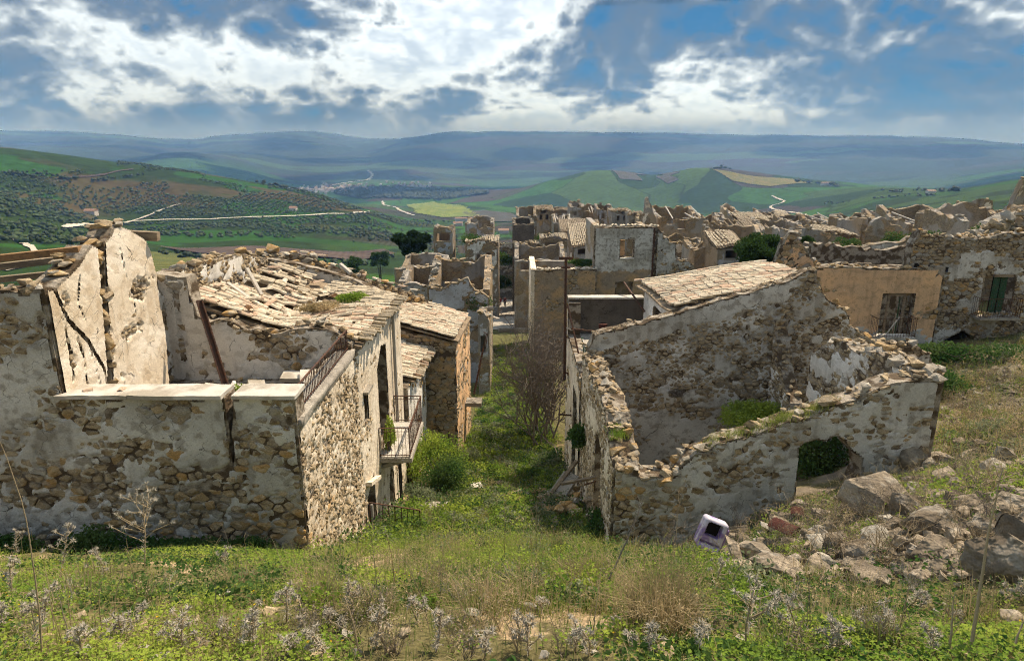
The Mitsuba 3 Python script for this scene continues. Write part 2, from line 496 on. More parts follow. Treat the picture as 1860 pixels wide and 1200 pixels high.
def ruin_bump(p, n, uv):
    h = run_of(p, n)
    d1, d2, k = mikit.voronoi(h * 2.6, p.z * 4.6)
    return sst(.0, .25, d2 - d1) * .7 + fb(p.x * 9, p.y * 9, p.z * 9, 2)


mat('ruin_wall', ruin_wall(0.0, .7), bump=ruin_bump, bscale=0.03, eps=0.02)
mat('ruin_wall_grey', ruin_wall(7.7, .25), bump=ruin_bump, bscale=0.03, eps=0.02)


def tile_tone(a, b, c):
    def f(p, n, uv):
        t = nz(p.x * 4.2, p.y * 4.2, p.z * 4.2)
        m = fb(p.x * 14, p.y * 14, p.z * 14, 3)
        o = mix(col(a), col(b), t)
        o = mix(o, col(c), sst(.5, .7, m) * .7)
        return o * (0.78 + .4 * nz(p.x * 80, p.y * 80, p.z * 80))
    return f


mat('cream_tile', tile_tone((.70, .63, .51), (.56, .50, .40), (.34, .30, .23)), bump=grain, bscale=0.008)
mat('tan_tile', tile_tone((.58, .50, .38), (.46, .41, .32), (.27, .235, .18)), bump=grain, bscale=0.008)
mat('rosy_tile', tile_tone((.58, .41, .30), (.48, .38, .29), (.32, .26, .20)), bump=grain, bscale=0.008)
mat('worn_tile', tile_tone((.42, .35, .26), (.33, .28, .22), (.20, .17, .13)))


def boulder(p, n, uv):
    t = fb(p.x * 1.7, p.y * 1.7, p.z * 1.7, 4)
    m = fb(p.x * 11, p.y * 11, p.z * 11, 3)
    o = mix(col((.135, .112, .085)), col((.30, .255, .195)), sst(.38, .62, t))
    o = mix(o, col((.12, .105, .085)), sst(.5, .68, m) * .6)
    li = sst(.6, .68, fb(p.x * 4 + 9, p.y * 4, p.z * 4, 3))
    return mix(o, col((.46, .44, .39)), li * .3) * (.75 + .45 * nz(p.x * 60, p.y * 60, p.z * 60))


mat('boulder', boulder, bump=rough_bump(9.0), bscale=0.11)


def marble(p, n, uv):
    t = fb(p.x * 2.5, p.y * 2.5, p.z * 2.5, 4)
    return mix(col((.57, .545, .50)), col((.36, .33, .28)), sst(.42, .66, t)) * (.88 + .2 * nz(p.x * 50, p.y * 50, p.z * 50))


mat('marble', marble, rough=.6)
mat('rust', tile_tone((.085, .045, .032), (.06, .036, .028), (.14, .06, .03)), rough=.75, spec=.3)


def weathered_wood(p, n, uv):
    t = fb(p.x * 3, p.y * 3, p.z * 14, 3)
    return mix(col((.30, .24, .17)), col((.19, .15, .11)), sst(.3, .7, t)) * (.75 + .4 * nz(p.x * 40, p.y * 40, p.z * 40))


mat('weathered_wood', weathered_wood)
mat('orange_wood', tile_tone((.30, .18, .095), (.24, .15, .08), (.16, .11, .07)))
mat('pale_wood', (.50, .47, .42))
mat('green_paint', tile_tone((.035, .105, .05), (.03, .08, .045), (.10, .11, .08)), rough=.7)
mat('teal_dark', (.012, .04, .042), rough=.7)
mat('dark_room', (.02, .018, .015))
mat('grey_pipe', (.36, .345, .32), rough=.6)
mat('black_pipe', (.025, .025, .027), rough=.5)
mat('concrete', plaster_tone((.38, .36, .32), (.30, .28, .25), (.18, .165, .14), .5), bump=pl_bump, bscale=0.012)


def plastic(p, n, uv):
    t = fb(p.x * 7, p.y * 7, p.z * 3, 3)
    return mix(col((.50, .48, .58)), col((.24, .17, .38)), sst(.44, .56, t))


mat('purple_plastic', plastic, rough=.45, spec=.5)
mat('red_sheet', tile_tone((.075, .022, .018), (.05, .018, .015), (.12, .07, .05)))
mat('slate_blue', (.16, .18, .24))


def leaf(key, c, t=.35):
    scene[key] = {'type': 'twosided', 'bsdf': {'type': 'principled', 'base_color': rgb(*c), 'roughness': .75, 'specular': .25, 'sheen': .2}} if t == 0 else \
        {'type': 'principledthin', 'base_color': rgb(*c), 'roughness': .65, 'diff_trans': t * 2, 'spec_trans': 0.0}
    return key


def leaf_noise(key, a, b, s, t=.35):
    def f(p, n, uv):
        q = nz(p.x * s, p.y * s, p.z * s)
        return mix(col(a), col(b), sst(.25, .75, q))
    scene[key] = {'type': 'principledthin', 'base_color': mikit.proc(f), 'roughness': .65, 'diff_trans': t * 2, 'spec_trans': 0.0}
    return key


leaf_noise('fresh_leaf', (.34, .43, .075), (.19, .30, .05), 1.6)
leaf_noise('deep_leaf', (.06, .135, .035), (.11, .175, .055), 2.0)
leaf_noise('grey_leaf', (.19, .24, .13), (.27, .30, .19), 1.5)
leaf_noise('grass_blade', (.30, .34, .085), (.17, .25, .06), 1.1)
leaf_noise('straw', (.50, .405, .25), (.30, .25, .14), 2.3)
leaf('dry_stem', (.36, .29, .19), 0)
leaf('silver_thistle', (.44, .41, .35), 0)
leaf('bare_twig', (.19, .16, .135), 0)
leaf('bark', (.10, .08, .06), 0)
leaf('pine_leaf', (.025, .05, .018), .2)
leaf('tree_leaf', (.05, .095, .025), .25)
leaf('olive_leaf', (.042, .072, .026), 0)
leaf('dark_scrub', (.020, .036, .015), 0)
leaf('yellow_petal', (.75, .50, .03), .2)
leaf('skin', (.35, .22, .16), 0)
leaf('red_cloth', (.16, .03, .04), 0)
leaf('dark_cloth', (.03, .03, .04), 0)
leaf('house_white', (.55, .50, .45), 0)
leaf('house_rose', (.45, .33, .27), 0)
leaf('house_roof', (.28, .17, .12), 0)


# ---------------------------------------------------------------- the ground, one sheet out to the horizon
def ground_color(p, n, uv):
    r = dr.sqrt(p.x * p.x + p.y * p.y)
    # near: soil, moss, straw litter
    a = fb(p.x * .8, p.y * .8, 1.0, 4)
    b = fb(p.x * 4.0, p.y * 4.0, 2.0, 4)
    near = mix(col((.085, .080, .038)), col((.15, .135, .065)), b)
    near = mix(near, col((.34, .26, .165)), sst(.57, .66, a * .6 + b * .4))
    near = near * (.7 + .5 * nz(p.x * 40, p.y * 40))
    rub = sst(4.5, 8.0, p.x) * sst(9.0, 11.5, p.y) * (1 - sst(40, 55, r))
    near = mix(near, mix(col((.11, .092, .07)), col((.25, .215, .17)), b), rub * sst(.44, .54, a))
    mid = mix(col((.06, .075, .028)), col((.14, .13, .06)), b)
    near = mix(near, mid, sst(25, 60, r))
    # far: a patchwork of fields
    wx = fb(p.x / 300, p.y / 300, 3.0, 3) * 260
    wy = fb(p.x / 300 + 40, p.y / 300, 4.0, 3) * 260
    s = mix(mi.Color3f(1 / 150), mi.Color3f(1 / 420), sst(1500, 5000, r)).x
    d1, d2, k = mikit.voronoi((p.x + wx) * s, (p.y + wy) * s * .8)
    g = fb(p.x / 60, p.y / 60, 5.0, 4)
    green = mix(col((.030, .105, .020)), col((.065, .140, .028)), g)
    fld = green
    fld = mix(fld, col((.032, .066, .024)), sst(.38, .39, k))
    fld = mix(fld, col((.075, .064, .050)), sst(.58, .59, k))
    fld = mix(fld, col((.070, .125, .030)), sst(.71, .72, k))
    fld = mix(fld, col((.060, .110, .030)), sst(.82, .83, k))
    ang = k * 40
    rows = .5 + .5 * dr.sin((p.x * dr.cos(ang) + p.y * dr.sin(ang)) * 1.1)
    fld = fld * (1 - .35 * rows * sst(.3, .31, k) * (1 - sst(1400, 2600, r)))
    fld = mix(fld, col((.022, .034, .016)), (1 - sst(.0, .035, d2 - d1)) * .7)
    scrub = sst(.52, .60, fb(p.x / 45, p.y / 45, 8.0, 4))
    fld = mix(fld, col((.024, .040, .018)), scrub * .75 * (1 - sst(900, 2200, r)) + scrub * .18)
    # the left-hand hill: tan soil under olives, ochre grass on its shoulder
    left = sst(-40, -220, p.x + p.y * .02) * (1 - sst(1250, 1700, r))
    soil = mix(col((.024, .046, .012)), col((.085, .065, .030)), sst(.52, .68, fb(p.x / 130, p.y / 130, 11.0, 4)))
    soil = mix(soil, col((.026, .085, .014)), sst(.50, .56, fb(p.x / 90, p.y / 90, 12.0, 3)))
    fld = mix(fld, soil, left * .9)
    # the far plateau: many small fields running into one another
    plat = sst(4200, 6000, r)
    pf = mix(col((.022, .038, .030)), col((.048, .054, .044)), fb(p.x / 700, p.y / 700, 13.0, 5))
    pf = mix(pf, col((.07, .11, .05)), sst(.62, .68, fb(p.x / 1500, p.y / 500, 14.0, 4)))
    pf = mix(pf, col((.055, .048, .042)), sst(.6, .66, fb(p.x / 900, p.y / 380, 15.0, 4)))
    fld = mix(fld, pf, plat * .8)
    fld = fld * (.82 + .36 * nz(p.x / 8, p.y / 8))
    return mix(near, fld * .74, sst(110, 220, r))


def ground_bump(p, n, uv):
    r = dr.sqrt(p.x * p.x + p.y * p.y)
    return fb(p.x * 6, p.y * 6, 0.0, 4) * (1 - sst(30, 90, r))


mat('land_cover', ground_color, rough=.95, bump=ground_bump, bscale=.06, spec=.05)


def polar_sheet():
    n, m = SHEET_Z.shape
    v = np.stack([SHEET_X, SHEET_Y, SHEET_Z], -1).reshape(-1, 3)
    i, j = np.meshgrid(np.arange(n - 1), np.arange(m), indexing='ij')
    j2 = (j + 1) % m
    q = np.stack([i * m + j, i * m + j2, (i + 1) * m + j2, (i + 1) * m + j], -1).reshape(-1, 4)
    v = np.vstack([v, [[0, 0, SHEET_Z[0].mean()]]])
    k = np.arange(m)
    fan = np.stack([np.full(m, len(v) - 1), (k + 1) % m, k], 1)
    return v, np.vstack([q[:, [0, 2, 1]], q[:, [0, 3, 2]], fan])


_g = polar_sheet()
put('ground', _g, 'land_cover', True)
tag('ground', kind='structure')
scene['haze'] = {'type': 'cube', 'to_world': T().translate([0, 0, -190]).scale([15900, 15900, 520]), 'bsdf': {'type': 'null'}, 'interior': {'type': 'ref', 'id': 'haze_air'}}
tag('haze', kind='stuff')
# ---------------------------------------------------------------- walls of rubble stone, mortar and plaster
STONE_MATS = ['ochre_stone', 'tan_stone', 'grey_stone']
TILE_MATS = ['cream_tile', 'tan_tile', 'rosy_tile']


def ragged(prof, rng, step=0.3, amp=0.07):
    """A broken top edge through the points (s, z)."""
    out = []
    for (s0, z0), (s1, z1) in zip(prof[:-1], prof[1:]):
        n = max(1, int(round(math.hypot(s1 - s0, z1 - z0) / step)))
        for k in range(n):
            t = k / n
            out.append((s0 + (s1 - s0) * t + (rng.uniform(-.3, .3) * step / 2 if k else 0), z0 + (z1 - z0) * t + (rng.uniform(-amp, amp) if (k or len(out)) else 0)))
    out.append(prof[-1])
    xs = [p[0] for p in out]
    for i in range(1, len(xs)):
        if out[i][0] <= out[i - 1][0]:
            out[i] = (out[i - 1][0] + .005, out[i][1])
    return out


class Wall:
    """An upright wall on the plan line a -> b; its front is on the right-hand side of that line. Profile in (s along the line, z)."""

    def __init__(self, a, b, prof, zb, thick=.5, holes=(), rng=None, rag=.07, step=.3):
        self.a, self.b = np.array(a, float), np.array(b, float)
        d = self.b - self.a
        self.L = float(np.linalg.norm(d))
        self.e = d / self.L
        self.n = np.array([self.e[1], -self.e[0]])
        self.thick, self.rng = thick, rng or np.random.default_rng(int(abs(a[0] * 100 + a[1] * 7)) + 5)
        if zb is None:                                    # prof is the whole outline
            self.top, self.poly = list(prof), Polygon(prof).buffer(0)
            return
        top = ragged(prof, self.rng, step, rag) if rag else list(prof)
        zb = zb if isinstance(zb, (list, tuple)) else [(top[0][0], zb), (top[-1][0], zb)]
        self.top = top
        self.poly = Polygon(list(top) + list(zb)[::-1]).buffer(0)
        for h in holes:
            self.poly = self.poly.difference(Polygon(h))
        if self.poly.geom_type != 'Polygon':
            self.poly = max(self.poly.geoms, key=lambda g: g.area)

    def world(self, s, z, d):
        """d: how far in front of the front face."""
        s, z, d = np.broadcast_arrays(np.asarray(s, float), np.asarray(z, float), np.asarray(d, float))
        xy = self.a + s[..., None] * self.e + d[..., None] * self.n
        return np.concatenate([xy, z[..., None]], -1)

    def core(self, amp=.03, res=.22, seed=3):
        rings = [np.array(self.poly.exterior.coords)[:-1]] + [np.array(i.coords)[:-1] for i in self.poly.interiors]
        m = m3.CrossSection([list(map(tuple, r)) for r in rings], m3.FillRule.EvenOdd).extrude(self.thick)
        if res:
            m = m.refine_to_length(res)
        q = m.to_mesh()
        v = np.array(q.vert_properties[:, :3], float)
        w = self.world(v[:, 0], v[:, 1], v[:, 2] - self.thick)
        if amp:
            w = w + jitter(w, amp, seed, 2.2)
        f = np.array(q.tri_verts)
        # extruded along local +z which maps to the front: keep the outside outside
        t = w[f]
        vol = np.einsum('ij,ij->i', t[:, 0], np.cross(t[:, 1], t[:, 2])).sum()
        return w, (f if vol > 0 else f[:, ::-1])

    def sheet(self, mask, side=1, res=.08, proud=.03, gain=.35, clip=None, seed=9, rough=.02):
        """A skin of plaster where mask(s, z) > 0; it thins out and dives under the stones elsewhere."""
        x0, z0, x1, z1 = self.poly.bounds
        ns, nzz = int((x1 - x0) / res) + 2, int((z1 - z0) / res) + 2
        S, Z = np.meshgrid(np.linspace(x0, x1, ns), np.linspace(z0, z1, nzz), indexing='ij')
        import shapely
        shrunk = self.poly.buffer(-.012)
        inside = shapely.contains_xy(shrunk, S, Z)
        mk = mask(S, Z)
        P0 = self.world(S, Z, 0)
        d = np.clip(mk * gain, -.07, proud) + (fbm(P0 * 1.7, 3, seed) - .5) * rough
        base = 0 if side > 0 else -self.thick
        W = self.world(S, Z, base + side * d)
        keep = inside & (mk > -.22)
        q = keep[:-1, :-1] & keep[1:, :-1] & keep[1:, 1:] & keep[:-1, 1:] & ((mk[:-1, :-1] > -.08) | (mk[1:, 1:] > -.08) | (mk[1:, :-1] > -.08) | (mk[:-1, 1:] > -.08))
        idx = np.arange(ns * nzz).reshape(ns, nzz)
        a, b, c, e = (g[q] for g in (idx[:-1, :-1], idx[1:, :-1], idx[1:, 1:], idx[:-1, 1:]))
        f = np.vstack([np.stack([a, b, c], 1), np.stack([a, c, e], 1)])
        if side < 0:
            f = f[:, ::-1]
        used = np.unique(f)
        if len(used) == 0:
            return None
        re = np.zeros(ns * nzz, int)
        re[used] = np.arange(len(used))
        return W.reshape(-1, 3)[used], re[f]

    def stones(self, size=.30, hgt=.17, mask=None, side=1, proud=.034, drop=.12, joint=.016, area=None):
        """[(area, mesh)]: one closed-fronted stone for each cell of a loose, course-like packing."""
        rng, reg = self.rng, (self.poly if area is None else self.poly.intersection(area))
        if reg.is_empty:
            return []
        x0, z0, x1, z1 = reg.bounds
        pts, z = [], z0 - hgt
        while z < z1 + hgt:
            hh = hgt * rng.choice([.55, .8, 1.05, 1.4], p=[.25, .3, .28, .17])
            s = x0 - size * rng.uniform(.2, 1.2)
            while s < x1 + size:
                w = size * rng.choice([.35, .6, .9, 1.35, 1.9], p=[.22, .28, .24, .17, .09])
                pts.append((s + w / 2, z + hh / 2 + rng.uniform(-.34, .34) * hh))
                s += w
            z += hh
        k = 1.55
        P = np.array(pts) * [1, k]
        cov = mask(P[:, 0], P[:, 1] / k) > .10 if mask is not None else np.zeros(len(P), bool)
        V = Voronoi(P)
        out = []
        for i, ri in enumerate(V.point_region):
            r = V.regions[ri]
            if not r or -1 in r:
                continue
            c = P[i] / [1, k]
            if not (x0 - .3 < c[0] < x1 + .3 and z0 - .3 < c[1] < z1 + .3) or rng.random() < drop:
                continue
            if cov[i]:
                continue
            g = Polygon(V.vertices[r] / [1, k])
            if g.area > size * hgt * 5:
                continue
            g = g.intersection(reg)
            if g.geom_type != 'Polygon' or g.area < .004:
                continue
            j = joint * rng.uniform(.6, 1.9)
            rr = min(.035, math.sqrt(g.area) * .14)
            g2 = g.buffer(-j - rr).buffer(rr, quad_segs=2).simplify(.009)
            if g2.is_empty or g2.geom_type != 'Polygon' or g2.area < .0025:
                continue
            out.append((g2.area, self._stone(g2, proud * rng.uniform(.55, 1.5), side)))
        return out

    def _stone(self, g, proud, side):
        rng = self.rng
        q = np.array(g.exterior.coords)[:-1]
        if g.exterior.is_ccw is False:
            q = q[::-1]
        c, n = q.mean(0), len(q)
        tilt = rng.normal(0, .16, 2)
        rel = q - c
        inner = rel * rng.uniform(.60, .82) + rng.normal(0, .06, 2) * math.sqrt(g.area)
        d1 = proud * .45 + rel @ tilt * .5 + rng.normal(0, .006, n)
        d2 = proud + inner @ tilt + rng.normal(0, .009, n)
        S = np.concatenate([q[:, 0], q[:, 0], c[0] + inner[:, 0], [c[0]]])
        Z = np.concatenate([q[:, 1], q[:, 1], c[1] + inner[:, 1], [c[1]]])
        D = np.concatenate([np.full(n, -.06), d1, d2, [proud * rng.uniform(.95, 1.3)]])
        base = 0 if side > 0 else -self.thick
        v = self.world(S, Z, base + side * D)
        k = np.arange(n)
        k2 = (k + 1) % n
        f = np.vstack([np.stack([k, k2, k2 + n], 1), np.stack([k, k2 + n, k + n], 1), np.stack([k + n, k2 + n, k2 + 2 * n], 1),
                       np.stack([k + n, k2 + 2 * n, k + 2 * n], 1), np.stack([k + 2 * n, k2 + 2 * n, np.full(n, 3 * n)], 1)])
        return v, (f if side > 0 else f[:, ::-1])

    def coping(self, size=.2, layers=1.3, s0=None, s1=None, flat=.55, dens=1.0):
        """Loose stones lying along the broken top."""
        rng, out = self.rng, []
        t = np.array(self.top)
        s0, s1 = (t[0, 0] if s0 is None else s0), (t[-1, 0] if s1 is None else s1)
        n = int((s1 - s0) * self.thick / (size * size * .75) * layers * dens)
        for _ in range(n):
            s = rng.uniform(s0, s1)
            sz = size * rng.choice([.45, .7, 1.0, 1.4], p=[.3, .35, .25, .10])
            z = np.interp(s, t[:, 0], t[:, 1])
            d = -rng.uniform(.06, .94) * self.thick
            out.append((sz * sz * .7, rock(rng, self.world(s, z + rng.uniform(-.3, .35) * sz, d), sz, PEBBLES, flat, .45)))
        return out


def smear(wall, side=1, level=.47, res=.05, scale=.30, seed=51):
    """Old pointing spread thinly over parts of the stones."""
    return wall.sheet(noise_mask(wall, level, scale, .7, seed), side, res, .027, .30, rough=.03)


def noise_mask(wall, level, scale=.75, ragg=.35, seed=1, bias=None):
    def f(S, Z):
        P = wall.world(S, Z, 0)
        m = fbm(P / scale, 4, seed) * 1.0 + (fbm(P / .16, 3, seed + 3) - .5) * ragg - level
        m = m * 1.4
        return m + bias(S, Z) if bias else m
    return f


def line_dist(S, Z, pts):
    d = np.full(S.shape, 9.0)
    for (x0, y0), (x1, y1) in zip(pts[:-1], pts[1:]):
        dx, dy = x1 - x0, y1 - y0
        t = np.clip(((S - x0) * dx + (Z - y0) * dy) / (dx * dx + dy * dy + 1e-9), 0, 1)
        d = np.minimum(d, np.hypot(S - x0 - t * dx, Z - y0 - t * dy))
    return d


class House:
    """A thing with walls; keeps count of its stones and tiles so that the 300 that show largest are parts of their own."""

    def __init__(self, name, label, category, group=None):
        self.key = thing(name, label, category, group)
        self.stone, self.tile = [], []

    def part(self, name, mesh, bsdf, smooth=False, label=None, kind=None):
        return part(self.key, name, mesh, bsdf, smooth, label, kind) if mesh is not None else None

    def wall(self, name, wall, core='mortar', amp=.03, res=.22, skins=(), stones=(), label=None):
        k = part(self.key, name, wall.core(amp, res), core, False, label)
        for bs, m in skins:
            if m is not None:
                part(k, 'plaster', m, bs, True, None, 'stuff')
        for lst in stones:
            for a, m in lst:
                c = m[0].mean(0)
                self.stone.append((a / (c @ c), k, m))
        return k

    def finish(self, tone=None, most=290):
        for pile, nm, rest, mats in ((self.stone, 'stone', 'small_stones', STONE_MATS), (self.tile, 'roof_tile', 'small_tiles', TILE_MATS)):
            pile.sort(key=lambda x: -x[0])
            rng = np.random.default_rng(len(pile) + 3)
            left = {}
            for i, (_, holder, m) in enumerate(pile):
                if i < most:
                    part(holder, nm, m, mats[rng.choice(3, p=tone if tone is not None else [.38, .37, .25])])
                else:
                    left.setdefault(holder, []).append(m)
            for holder, ms in left.items():
                part(holder, rest, join(ms), mats[1], False, None, 'stuff')


# ---------------------------------------------------------------- barrel tiles
def barrel(L, w0, w1, up=True, n=4):
    """One clay tile: an arch of length L (x), narrower at its far end, with thickness."""
    a = np.linspace(0, math.pi, n + 1)
    rows = []
    for x, w in ((0, w0), (L, w1)):
        for rr in (w / 2, w / 2 - .016):
            rows.append(np.stack([np.full(n + 1, x), -np.cos(a) * rr, np.sin(a) * rr * .62], 1))
    v = np.vstack(rows)
    m = n + 1
    k = np.arange(n)
    o0, i0, o1, i1 = k, k + m, k + 2 * m, k + 3 * m
    f = np.vstack([np.stack([o0, o1, o1 + 1], 1), np.stack([o0, o1 + 1, o0 + 1], 1), np.stack([i0, i1 + 1, i1], 1), np.stack([i0, i0 + 1, i1 + 1], 1),
                   np.stack([o0, o0 + 1, i0 + 1], 1), np.stack([o0, i0 + 1, i0], 1), np.stack([o1, i1 + 1, o1 + 1], 1), np.stack([o1, i1, i1 + 1], 1)])
    if not up:
        v = v * [1, 1, -1]
        f = f[:, ::-1]
    return v, f


def tiled(P, rng, pitch=.215, step=.33, L=.43, jit=1.0, drop=0.0, keep=None, under=True):
    """Tiles over a patch. P(u, t) -> point: t runs down the slope in metres from the ridge, u along the ridge; P.W, P.H its size."""
    W, H, surf = P
    out = []
    nu, nt = int(W / pitch), int(H / step)
    for i in range(nu):
        wob = rng.normal(0, .012) * jit
        for j in range(nt):
            if rng.random() < drop:
                continue
            u, t = (i + .5) * pitch + wob + rng.normal(0, .012) * jit, j * step + rng.normal(0, .02) * jit
            if keep and not keep(u, t):
                continue
            o = surf(u, t)
            dn = surf(u, t + L) - o
            sd = surf(u + .2, t + .1) - surf(u - .2, t + .1)
            dn, sd = dn / np.linalg.norm(dn), sd / np.linalg.norm(sd)
            nrm = np.cross(sd, dn)
            nrm /= np.linalg.norm(nrm)
            if nrm[2] < 0:
                nrm = -nrm
            sd2 = np.cross(nrm, dn)
            yaw = rng.normal(0, .035) * jit + (rng.normal(0, .35) if rng.random() < .03 * jit else 0)
            a = dn * math.cos(yaw) + sd2 * math.sin(yaw)
            b = np.cross(nrm, a)
            lift = rng.normal(0, .012) * jit
            M = np.stack([a + nrm * (.055 + lift), b, nrm])
            w = rng.uniform(.92, 1.08)
            v, f = barrel(L, .165 * w, .20 * w)
            out.append((.08, (v @ M + o + nrm * (.07 + abs(lift)), f)))
            if under and j % 2 == 0:
                v, f = barrel(step * 2 + .1, .2, .2, False, 3)
                out.append((.01, (v @ M + o + sd2 * pitch / 2 + nrm * .085, f)))
    return out


def patch(A, B, C, D, sag=None):
    """The roof patch with ridge A -> B and eave D -> C (A above D): (W, H, surf)."""
    A, B, C, D = (np.asarray(q, float) for q in (A, B, C, D))
    W, H = (np.linalg.norm(B - A) + np.linalg.norm(C - D)) / 2, (np.linalg.norm(D - A) + np.linalg.norm(C - B)) / 2

    def surf(u, t):
        x, y = u / W, t / H
        q = (A * (1 - x) + B * x) * (1 - y) + (D * (1 - x) + C * x) * y
        if sag:
            q = q + np.array([0, 0, -sag(x, y)])
        return q
    return W, H, surf


def deck(P, nu=10, nt=8, drop=.03, thick=.05):
    """The boards under the tiles, as one slab."""
    W, H, surf = P
    top = np.array([[surf(W * i / nu, H * j / nt) for j in range(nt + 1)] for i in range(nu + 1)]) - [0, 0, drop]
    v = np.vstack([top.reshape(-1, 3), top.reshape(-1, 3) - [0, 0, thick]])
    idx = np.arange((nu + 1) * (nt + 1)).reshape(nu + 1, nt + 1)
    a, b, c, d = (g.ravel() for g in (idx[:-1, :-1], idx[1:, :-1], idx[1:, 1:], idx[:-1, 1:]))
    N = idx.size
    f = [np.stack([a, b, c], 1), np.stack([a, c, d], 1), np.stack([a, c, b], 1) + N, np.stack([a, d, c], 1) + N]
    rim = np.concatenate([idx[:, 0], idx[-1, 1:], idx[-2::-1, -1], idx[0, -2:0:-1]])
    r2 = np.roll(rim, -1)
    f += [np.stack([rim, r2, r2 + N], 1), np.stack([rim, r2 + N, rim + N], 1)]
    return v, np.vstack(f)


def railing(owner, name, a, b, h, n, bar=.014, bsdf='rust', rail2=None):
    """Top and bottom rail with balusters, between two floor points."""
    a, b = np.asarray(a, float), np.asarray(b, float)
    k = part(owner, name, beam(a + [0, 0, h], b + [0, 0, h], .04, .022), bsdf)
    part(k, 'rail', beam(a + [0, 0, .06], b + [0, 0, .06], .025, .015), bsdf)
    if rail2:
        part(k, 'rail', beam(a + [0, 0, rail2], b + [0, 0, rail2], .02, .014), bsdf)
    for i in range(n):
        p = a + (b - a) * (i / (n - 1))
        w = bar * (1.7 if i in (0, n - 1) else 1)
        part(k, 'baluster', beam(p, p + [R.normal(0, .006), R.normal(0, .006), h], w), bsdf)
    return k
# ---------------------------------------------------------------- the house on the left: a walled terrace in front, a fallen tile roof behind
def prof_at(wx, y, pts):
    """Profile points (s, z) of a wall on the line y = const that starts at x = wx, from picture positions."""
    return [(at(px, py, y)[0] - wx, at(px, py, y)[2]) for px, py in pts]


lh = House('terrace_house', 'stone house with marble-capped terrace, street balcony and caved-in tile roof, left of the lane', 'house')

# front wall of the terrace and of the room at its left
F = Wall((-12.6, 12.1), (-4.1, 12.1), [(0, -2.72), (1.5, -2.55), (3.2, -2.62), (4.07, -2.6), (4.10, -4.63), (6, -4.63), (8.5, -4.63)], [(0, -9.2), (8.5, -9.6)], .5,
         holes=[[(7.16, -4.4), (7.34, -4.4), (7.30, -5.0), (7.22, -5.35), (7.24, -5.75), (7.17, -6.1), (7.15, -5.7), (7.18, -5.3)]], rag=.05)


def mF(S, Z):
    b = np.where(S < 4.18, .16 + (Z + 5.2) * .09, .02 + (Z + 6.2) * .10)
    b = b - .5 * np.exp(-((S - 7.24) / .12) ** 2) - .14 * np.exp(-((Z + 4.9) / .22) ** 2) * (S > 4)
    return b - .25 * np.exp(-(line_dist(S, Z, [(7.2, -6.1), (7.0, -6.6), (7.25, -7.1), (7.1, -7.9), (7.3, -8.3)]) / .06) ** 2)


mkF = noise_mask(F, .56, .8, .4, 3, mF)
lh.wall('front_wall', F, skins=[('grey_plaster', F.sheet(mkF, res=.055)), ('grey_plaster', smear(F, level=.54))], stones=[F.stones(.36, .17, mkF, drop=.08), F.coping(.26, 1.4, 0, 4.0)],
        label='shaded front wall under the marble coping, half its plaster gone')
for x0, x1 in ((-8.56, -7.22), (-7.21, -5.45), (-5.25, -4.06)):
    v, f = rough_box(x0, x1, 11.97, 12.62, -4.625, -4.545, .018, .09, int(x0 * 10) + 99)
    part(lh.key, 'coping_slab', (v, f), 'marble', 30)

# street wall: bare rubble below the railing, plaster round the openings beyond it
G = Wall((-4.1, 12.1), (-4.1, 24.1), [(0, -5.2), (4.65, -5.2), (4.9, -5.22), (12, -5.55)], [(0, -10), (3, -11.2), (12, -14.6)], .55,
         holes=[[(7.5, -9.3), (7.5, -6.6), (8.2, -6.1), (9.0, -6.25), (9.0, -9.3)], [(5.5, -7.55), (5.5, -6.6), (5.98, -6.6), (5.98, -7.55)],
                [(5.2, -12.6), (5.2, -9.7), (6.2, -9.4), (6.3, -12.8)], [(8.5, -13.6), (8.5, -10.9), (8.85, -10.5), (9.25, -10.9), (9.25, -13.9)]], rag=.02)


def mG(S, Z):
    b = np.clip((S - 4.75) * .9, -.13, .38) + np.where((S < 4.75) & (Z > -5.75), .25, 0)
    b = b - .3 * np.exp(-(line_dist(S, Z, [(4.7, -5.3), (4.85, -6.5), (4.7, -7.5), (4.9, -8.6)]) / .10) ** 2)
    return b - np.where((S > 3.1) & (S < 3.75) & (Z > -8.2) & (Z < -7.0), .2, 0)


mkG = noise_mask(G, .54, .55, .55, 5, mG)
g = lh.wall('street_wall', G, skins=[('facade_plaster', G.sheet(mkG, res=.055)), ('facade_plaster', smear(G, level=.46))], stones=[G.stones(.27, .13, mkG, drop=.08, proud=.038)])
part(g, 'kerb', rough_box(-4.5, -4.03, 12.15, 16.8, -5.26, -5.1, .012, .2), 'concrete', True)
part(g, 'window_sill', rough_box(-4.12, -3.92, 17.5, 18.2, -6.62, -6.55, .01, .1), 'concrete')
part(g, 'door_jamb', beam((-3.98, 17.2, -9.15), (-3.98, 18.5, -9.6), .16, .1), 'facade_plaster')
part(lh.key, 'drainpipe', tube([(-3.98, 22.1, -5.5), (-3.98, 22.1, -10.7)], .055, 8), 'grey_pipe', True)
part(lh.key, 'drainpipe', tube([(-3.98, 22.1, -10.7), (-3.98, 22.1, -13.2)], .062, 8), 'black_pipe', True, 'black lower length of the street drainpipe')
part(lh.key, 'drainpipe', tube([(-3.95, 17.15, -9.75), (-3.93, 17.1, -10.1), (-3.99, 17.1, -10.3), (-3.99, 17.1, -11.4)], .06, 8), 'grey_pipe', True)
railing(lh.key, 'terrace_railing', (-4.2, 12.35, -5.1), (-4.2, 16.7, -5.1), .53, 40, .014)

